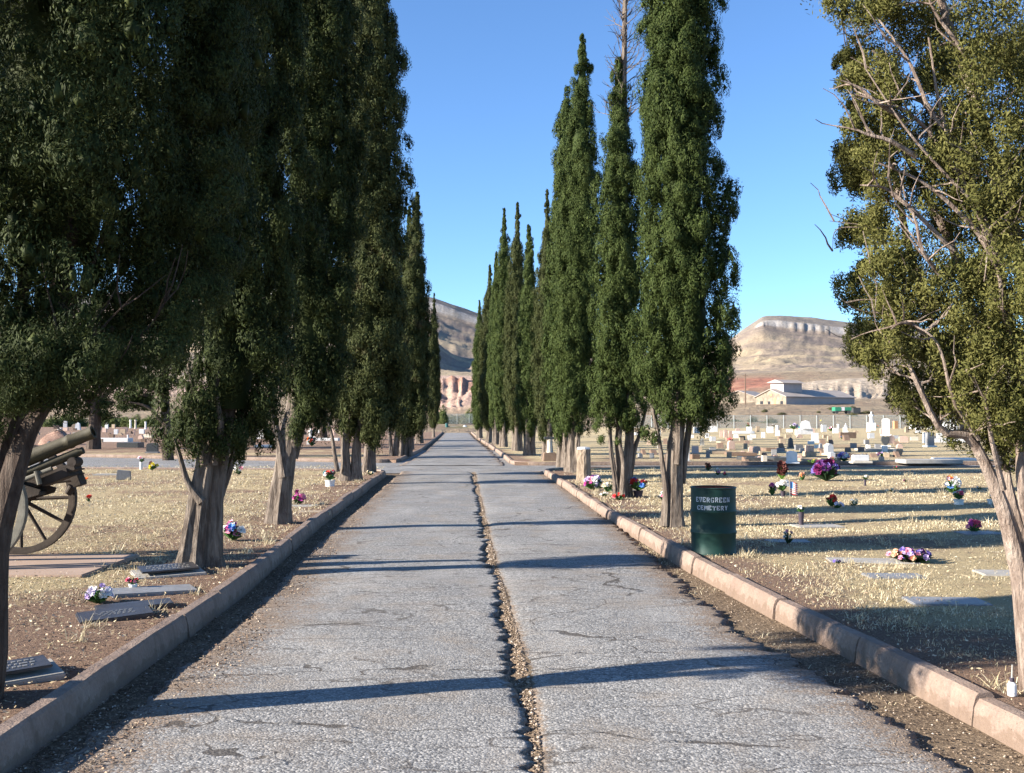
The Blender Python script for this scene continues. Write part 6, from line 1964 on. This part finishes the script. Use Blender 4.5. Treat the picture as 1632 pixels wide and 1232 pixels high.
redz = (sstep(1120, 1150, U) * sstep(1262, 1225, U) * sstep(370, 420, Rr_) * sstep(570, 480, Rr_))[..., None]
tl2 = tl_ * (1 - lefty) + (pink * (1 - r2) + red * r2) * (.75 + .4 * np.clip(gul, 0, 1)[..., None]) * lefty
tz = np.clip(tail * 1.5, 0, 1)[..., None]
low = lowc * (1 - tz) + tl2 * tz
low = low * (1 - redz) + red * (.8 + .5 * fine_) * redz
top_ = (sstep(500, 560, Rr_) * (1 - sstep(640, 720, Rr_)))[..., None]
low = low * (1 - top_ * lefty) + (pink * .9 + tan * .2) * top_ * lefty
gn = (sstep(262, 235, Rr_) * sstep(1050, 800, U) * .7)[..., None]
low = low * (1 - gn) + green * (.8 + .5 * fine_) * gn
nearflat = sstep(215, 165, Rr_)[..., None]
low = low * (1 - nearflat) + (straw * .75 * fine_ + brown * (1 - fine_)) * nearflat
colr = colr * (1 - nearm) + low * nearm
nu, nr = U.shape
idx = np.arange(nu * nr).reshape(nu, nr)
q = np.stack([idx[:-1, :-1], idx[1:, :-1], idx[1:, 1:], idx[:-1, 1:]], -1).reshape(-1, 4)
n = NT('desert_hill_soil'); p_ = n.pos()
a_ = n.new('ShaderNodeAttribute', attribute_name='soil')
f1 = n.noise(n.scale(p_, (.35, .35, .9)), 1.0, 6, .7); f2 = n.noise(p_, .05, 6, .65)
c = n.mix(n.ramp(f1, [(.38, .55), (.62, 0)]), a_.outputs['Color'], (.12, .10, .085))
c = n.mix(n.ramp(f2, [(.45, 0), (.7, .3)]), c, (.40, .33, .22))
n.bump(n.math('ADD', f1, n.math('MULTIPLY', f2, 2.0)), .8, 1.5)
hill_m = n.done(c, .95, .05)
tag(mesh_np('hills', np.stack([X, Y, Z], -1).reshape(-1, 3), q, hill_m, smooth=True, colors=np.clip(colr, 0, 1).reshape(-1, 3)), kind='structure')


def hz(u, r_):
    i = int(np.argmin(np.abs(us - u))); return float(np.interp(r_, rs_, Z[i]))


def hp(u, r_): return Vector(((u - CX) / F * r_, r_, hz(u, r_)))


# ------------------------------------------------------------------ chain link fence
nf = NT('chain_link'); o_ = nf.obj()
s_ = nf.new('ShaderNodeSeparateXYZ'); nf.l.new(o_, s_.inputs[0])
def wire(sgn):
    w_ = nf.math('ADD', s_.outputs[0], nf.math('MULTIPLY', s_.outputs[2], sgn))
    return nf.math('LESS_THAN', nf.math('ABSOLUTE', nf.math('SUBTRACT', nf.math('FRACT', nf.math('MULTIPLY', w_, 14.0)), .5)), .085)
mk = nf.math('MAXIMUM', wire(1.0), wire(-1.0))
nf.done((.36, .40, .37), .5, .3, .3)
tb = nf.new('ShaderNodeBsdfTransparent'); mx = nf.new('ShaderNodeMixShader')
nf.l.new(mk, mx.inputs[0]); nf.l.new(tb.outputs[0], mx.inputs[1]); nf.l.new(nf.b.outputs[0], mx.inputs[2]); nf.l.new(mx.outputs[0], nf.out.inputs['Surface'])
M['chain'] = nf.m


def fence(label, pts, h, step):
    p0 = Vector(pts[0]); d_ = Vector(pts[1]) - p0; L_ = d_.xy.length; ang = math.atan2(d_.y, d_.x)
    z_ = lambda t: float(p0.z + (pts[1][2] - p0.z) * t)
    root = thing('chain_link_fence', label, 'fence', p0, ang)
    b = MB(); b.add([(0, 0, .05), (L_, 0, .05 + d_.z), (L_, 0, h + d_.z), (0, 0, h)], [(0, 1, 2, 3)]); b.build('wire_mesh', M['chain'], root)
    b = MB(); b.tube([(0, .0, h), (L_, 0, h + d_.z)], [.03, .03], 6); b.build('rail', M['galv'], root)
    n_ = int(L_ / step); po = None
    for i in range(n_ + 1):
        if po is None:
            b = MB(); b.tube([(0, -.04, -.3), (0, -.04, h + .08)], [.055, .055], 6); po = b.build('post', M['galv'], root); o = po
        else:
            o = po.copy(); link(o, root)
        o.location = (i * step, 0, d_.z * i / n_)
    return root


a = at(985, 670, 150); b_ = at(1760, 670, 147)
fence('long chain link fence closing off the crowded graves below the mine dumps', (a.x, 150, float(gz(a.x, 150)) - .02), (0, 0, 0)) if False else None
fence('long chain link fence closing off the crowded graves below the mine dumps', [(a.x, 149, .5), (b_.x, 146.5, .55)], 1.85, 2.35)
a = at(690, 670, 274); b_ = at(800, 670, 274)
fence('high wire fence across the far end of the road', [(a.x, 274, .35), (b_.x, 274, .45)], 3.0, 3.2)

# ------------------------------------------------------------------ mine buildings
M['roofing'] = plain('pale_sheet_roof', (.37, .315, .275), .2, .4, .8, .15)
M['sheet'] = plain('grey_sheet_wall', (.36, .32, .31), .12, .5, .8, .15)
M['endwall'] = plain('whitewashed_wall', (.26, .215, .165), .5, .7, .85, .2)
M['glass_dark'] = plain('dark_opening', (.03, .03, .035), .2, 2, .4, 0)


def gable(label, A, Bq, Cq, eave, ridge, oh=.5, monitor=None, doors=None):
    """A near corner, Bq far end of the long wall, Cq other end of the gable wall (all Vectors on the ground)"""
    t = thing('mine_shed', label, 'building', A)
    ux = (Bq - A); L_ = ux.xy.length; ux = Vector((ux.x, ux.y, 0)).normalized()
    uy = (Cq - A); W_ = uy.xy.length; uy = Vector((uy.x, uy.y, 0)).normalized()
    P = lambda x, y, z: ux * x + uy * y + Vector((0, 0, z))
    b = MB()
    for y in (0, W_):
        b.add([P(0, y, -6), P(L_, y, -6), P(L_, y, eave), P(0, y, eave)], [(0, 1, 2, 3)])
    b.build('wall', M['sheet'], t)
    for x in (0, L_):
        b = MB(); b.add([P(x, 0, -6), P(x, W_, -6), P(x, W_, eave), P(x, W_ / 2, ridge), P(x, 0, eave)], [(0, 1, 2, 3, 4)]); b.build('gable_wall', M['endwall'], t)
    b = MB(); dz = (ridge - eave) / (W_ / 2) * oh
    for s in (0, 1):
        y0 = -oh if s == 0 else W_ + oh
        for zt in (.12,):
            b.add([P(-oh, y0, eave - dz + .02), P(L_ + oh, y0, eave - dz + .02), P(L_ + oh, W_ / 2, ridge + .02), P(-oh, W_ / 2, ridge + .02),
                   P(-oh, y0, eave - dz + .2), P(L_ + oh, y0, eave - dz + .2), P(L_ + oh, W_ / 2, ridge + .2), P(-oh, W_ / 2, ridge + .2)],
                  [(0, 1, 2, 3), (4, 5, 6, 7), (0, 1, 5, 4), (1, 2, 6, 5), (2, 3, 7, 6), (3, 0, 4, 7)])
    b.build('roof', M['roofing'], t)
    if monitor:
        x0, x1, w_, h_ = monitor
        b = MB(); y0, y1 = W_ / 2 - w_, W_ / 2 + w_
        zb = ridge - (ridge - eave) * w_ / (W_ / 2) - .3
        b.add([P(x0, y0, zb), P(x1, y0, zb), P(x1, y1, zb), P(x0, y1, zb), P(x0, y0, ridge + h_), P(x1, y0, ridge + h_), P(x1, y1, ridge + h_), P(x0, y1, ridge + h_)],
              [(0, 1, 5, 4), (1, 2, 6, 5), (2, 3, 7, 6), (3, 0, 4, 7)])
        b.build('clerestory', M['sheet'], t)
        b = MB(); e = .8
        b.add([P(x0 - e, y0 - e, ridge + h_), P(x1 + e, y0 - e, ridge + h_), P(x1 + e, y1 + e, ridge + h_ + .2), P(x0 - e, y1 + e, ridge + h_ + .2), P(x0 - e, W_ / 2, ridge + h_ + 1.0), P(x1 + e, W_ / 2, ridge + h_ + 1.0)],
              [(0, 1, 5, 4), (3, 2, 5, 4), (0, 4, 3), (1, 2, 5)])
        b.build('clerestory_roof', M['roofing'], t)
    for (y, z, w_, h_, mt) in doors or []:
        b = MB(); b.add([P(-.06, y, z), P(-.06, y + w_, z), P(-.06, y + w_, z + h_), P(-.06, y, z + h_)], [(0, 1, 2, 3)]); b.build('window', M[mt], t)
    return t


A = at(1253, 645, 262); A.z = at(1253, 644, 262).z - .1
Bq = at(1362, 644, 277); Cq = at(1204, 644, 273)
gable('long pale-roofed mine shed with a raised clerestory and whitewashed gable', A, Bq, Cq, 2.0, 3.9, .4, (2.5, 9.5, 2.6, 1.7),
      [(1.2, .1, 1.0, .8, 'glass_dark'), (4, .1, .8, 1.6, 'terra'), (6.2, .0, .9, .9, 'glass_dark'), (9, .2, 1.2, .8, 'glass_dark'), (5.5, 2.2, .8, .6, 'terra'), (2.6, 1.2, .7, .6, 'tan_stone')])
A = at(1205, 641, 310); Bq = at(1228, 641, 318); Cq = at(1150, 640, 316)
gable('smaller tan-roofed shed partly behind the long one beside the utility pole', A, Bq, Cq, 1.6, 3.4)
# utility pole
p = hp(1188, 285)
t = thing('utility_pole', 'thin wooden utility pole standing left of the long mine shed', 'pole', (p.x, p.y, p.z - .3))
top = at(1188, 594, 285).z - p.z
b = MB(); b.tube([(0, 0, 0), (0, 0, top)], [.20, .12], 8); b.build('pole', M['wood'], t)
b = MB(); b.box((0, 0, top - .6), (1.6, .12, .14)); b.build('crossarm', M['wood'], t)
# two-tone trailer on the dirt shelf
p = hp(1341, 222); p.z += .1
t = thing('trailer', 'low green and white trailer parked on the dirt shelf below the long shed', 'trailer', p, .06)
k = 222 / F
b = MB(); b.box((-8 * k, 0, .95), (10 * k, 2.0, .85)); b.box((8 * k, 0, 1.0), (11 * k, 2.0, .75)); b.build('green_body', plain('green_trailer_paint', (.04, .22, .13), .15, 2, .5, .05), t, bevel=.05)
b = MB(); b.box((0, 0, .98), (6 * k - .02, 1.95, .8)); b.build('white_body', M['white_stone'], t, bevel=.05)
b = MB(); b.box((0, 0, .48), (26 * k, 1.5, .12)); b.build('chassis', M['dark_stone'], t)
wh = None
for x in (-10, 10):
    for y in (-.85, .85):
        b = MB(); b.lathe([(.1, -.1), (.34, -.1), (.36, 0), (.34, .1), (.1, .1)], 14, M=Matrix.Rotation(math.pi / 2, 3, 'X')); b.build('wheel', M['dark_stone'], t, loc=(x * k, y, .3))
p = hp(1363, 226)
t = thing('container', 'dark steel container next to the green and white trailer', 'container', (p.x, p.y, p.z - .1), .05)
b = MB(); b.box((0, 0, .7), (12 * k, 2.0, 1.3)); b.build('body', M['dark_stone'], t, bevel=.05)
b = MB(); b.box((0, 0, 1.39), (12.4 * k, 2.1, .08)); b.build('lid', M['dark_stone'], t)

# ------------------------------------------------------------------ shrubs and far trees
def blob(seed, w, h, n_, cr, nleaf, L, Wd):
    r = np.random.default_rng(seed)
    d = unit(r.normal(size=(n_, 3))); d[:, 2] = np.abs(d[:, 2])
    q = r.uniform(.45, 1.0, (n_, 1))
    c = d * q * np.array([w / 2, w / 2 * .8, h]) * (1 + .18 * np.sin(d[:, :1] * 7 + seed)); c[:, 2] = np.maximum(c[:, 2] * .92, .05 * h)
    s = cr * r.uniform(.6, 1.3, n_)
    return leaf_quads(c, unit(d + [0, 0, .4]), np.stack([s, s, s * .9], 1), nleaf, L, Wd, r, up=.5, nj=.5)


SH = [blob(1, 1, 1, 120, .16, 26, .085, .05), blob(2, 1, 1, 90, .19, 26, .1, .055), blob(3, 1, 1, 140, .14, 24, .08, .045)]
SHO = {}
def shrub(label, pos, w, h, i, m_, group, name='shrub', cat='shrub'):
    key = (i, m_)
    t = thing(name, label, cat, pos, 0, group)
    b = MB(); b.tube([(0, 0, -.3), (.02 * w, 0, h * .35)], [.04 * w, .02 * w], 6); b.build('stem', M['bark_dark'], t)
    if key not in SHO: SHO[key] = mesh_np('foliage', *SH[i], M[m_], t); o = SHO[key]
    else: o = SHO[key].copy(); link(o, t)
    o.scale = (w, w * .8, h); o.rotation_euler = (0, 0, rg.uniform(0, 6))
    return t


rg = random.Random(15)
for i, u in enumerate(range(20, 420, 22)):
    r_ = rg.uniform(165, 190); p = hp(u, r_)
    shrub('green bush in the hedge-like band behind the far graves', (p.x, p.y, p.z), rg.uniform(3, 4.5), rg.uniform(1.9, 2.9), i % 3, 'shrub', 'green bushes beyond the far graves')
for i in range(16):
    u = 695 + i * 6.0 + rg.uniform(-2, 2); r_ = rg.uniform(285, 335); p = hp(u, r_)
    shrub('grey green brush growing behind the wire fence at the end of the road', (p.x, p.y, p.z - .2), rg.uniform(4, 6.5), rg.uniform(2.2, 3.8), i % 3, 'scrub', 'brush behind the fence at the road end')
p = hp(706, 262); shrub('rounded olive tree beside the far end of the road', (p.x, p.y, float(gz(p.x, p.y))), 4.2, 4.8, 0, 'shrub', None, 'small_tree', 'tree')
p = hp(748, 300); shrub('bright green bush above the brush at the end of the road', (p.x, p.y, p.z + .5), 3.5, 4.2, 1, 'shrub', None)
for i in range(26):
    u = rg.uniform(1100, 1640); r_ = rg.uniform(170, 250); p = hp(u, r_)
    shrub('low dry brush on the dirt bank behind the chain link fence', (p.x, p.y, p.z - .1), rg.uniform(1.2, 2.6), rg.uniform(.5, 1.1), i % 3, 'scrub', 'dry brush on the bank behind the fence')
# green bin and pale rocks by the far road end
p = GT(712, 681); t = thing('bin', 'dark teal bin at the verge near the far end of the road', 'bin', (p.x, p.y, p.z))
k = p.y / F; b = MB(); b.lathe([(2.2 * k, 0), (2.4 * k, 6 * k), (2.5 * k, 6.1 * k)], 14); b.build('body', plain('teal_paint', (.03, .12, .12), .1, 3, .5, .05), t, smooth=True)
b = MB(); b.lathe([(2.6 * k, 6.1 * k), (2.6 * k, 6.6 * k), (1 * k, 7 * k)], 14); b.build('lid', M['dark_stone'], t)
p = GT(741, 680); t = thing('rock', 'pale rock pile at the end of the road', 'rock', (p.x, p.y, p.z - .1))
b = MB(); b.lathe([(3.5 * k, 0), (3.2 * k, 1.6 * k), (1.5 * k, 3 * k), (.1, 3.2 * k)], 9); b.v = [(x * rg.uniform(.7, 1.2), y * rg.uniform(.7, 1.2), z) for x, y, z in b.v]; b.build('stone', M['white_stone'], t)

# trees of the left background
def bg_tree(seed, label, u, D, tops, trunk_px, clusters, m_='cyp_dark', bark='bark_dark', limbs=()):
    x = at(u, HOR, D).x; root = Vector((x, D, float(gz(x, D)) - .05))
    t = thing('shade_tree', label, 'tree', root)
    stems([px_path(root, D, p) for p in trunk_px], seed, 12, 10).build('trunk', M[bark], t)
    r = np.random.default_rng(seed); c = []; ax = []; ou = []
    for (cu, cv_, ru, rv, n_) in clusters:
        for q in range(n_):
            d = unit(r.normal(size=3)); k = r.random() ** .4
            p = at(cu + d[0] * ru * k, cv_ - d[2] * rv * k, D + d[1] * ru * D / F * k) - root
            c.append(p); ou.append(d); ax.append(np.array((1, 1, .8)) * r.uniform(.25, .5) * D / 75)
    v, f = leaf_quads(np.array(c), np.array(ou), np.array(ax), 34, .22 * D / 75, .10 * D / 75, r, up=.2, nj=.6)
    mesh_np('crown', v, f, M[m_], t)
    return t


bg_tree(41, 'broad shade tree with a thick dark trunk standing behind the gun muzzle', 150, 62, 0,
        [[(149, 716, 0, .42), (150, 690, 0, .36), (152, 660, 0, .34), (156, 630, 0, .3), (160, 590, 0, .2)], [(152, 660, 0, .2), (130, 625, .5, .14), (100, 600, .8, .08)], [(156, 640, 0, .2), (190, 610, -.5, .13), (225, 590, -.5, .06)]],
        [(150, 560, 90, 60, 150), (110, 630, 34, 22, 60), (168, 655, 15, 20, 34), (80, 600, 40, 40, 60), (215, 590, 40, 40, 70), (137, 655, 8, 10, 8), (118, 662, 12, 8, 10)])
bg_tree(42, 'dark conifer with drooping layered boughs left of the twin trunk', 262, 48, 0,
        [[(268, 735, 0, .28), (266, 690, 0, .22), (262, 620, 0, .2), (258, 500, 0, .14)], [(264, 680, 0, .08), (238, 650, -.5, .07), (205, 640, -.7, .03)], [(264, 650, 0, .07), (232, 630, -.5, .06), (190, 640, -.6, .03)]],
        [(215, 632, 34, 9, 60), (230, 645, 22, 6, 30), (245, 610, 50, 14, 80), (255, 560, 50, 40, 120), (200, 650, 14, 4, 10)])
bg_tree(43, 'dark forked tree whose two stems show between the twin trunk and the scarred trunk', 400, 70, 0,
        [[(400, 712, 0, .35), (399, 700, 0, .3), (392, 670, 0, .16), (385, 640, 0, .12)], [(401, 705, .2, .25), (408, 680, .2, .15), (416, 640, .2, .12)]],
        [(400, 610, 60, 46, 150), (500, 640, 26, 16, 40)])
bg_tree(44, 'dark spreading tree behind the statue between two cypress trunks', 515, 90, 0,
        [[(515, 703, 0, .35), (514, 680, 0, .3), (512, 640, 0, .25)], [(514, 685, 0, .15), (530, 660, .3, .12), (540, 640, .3, .08)]],
        [(515, 635, 46, 30, 130), (480, 655, 18, 12, 24), (560, 640, 40, 26, 60)])
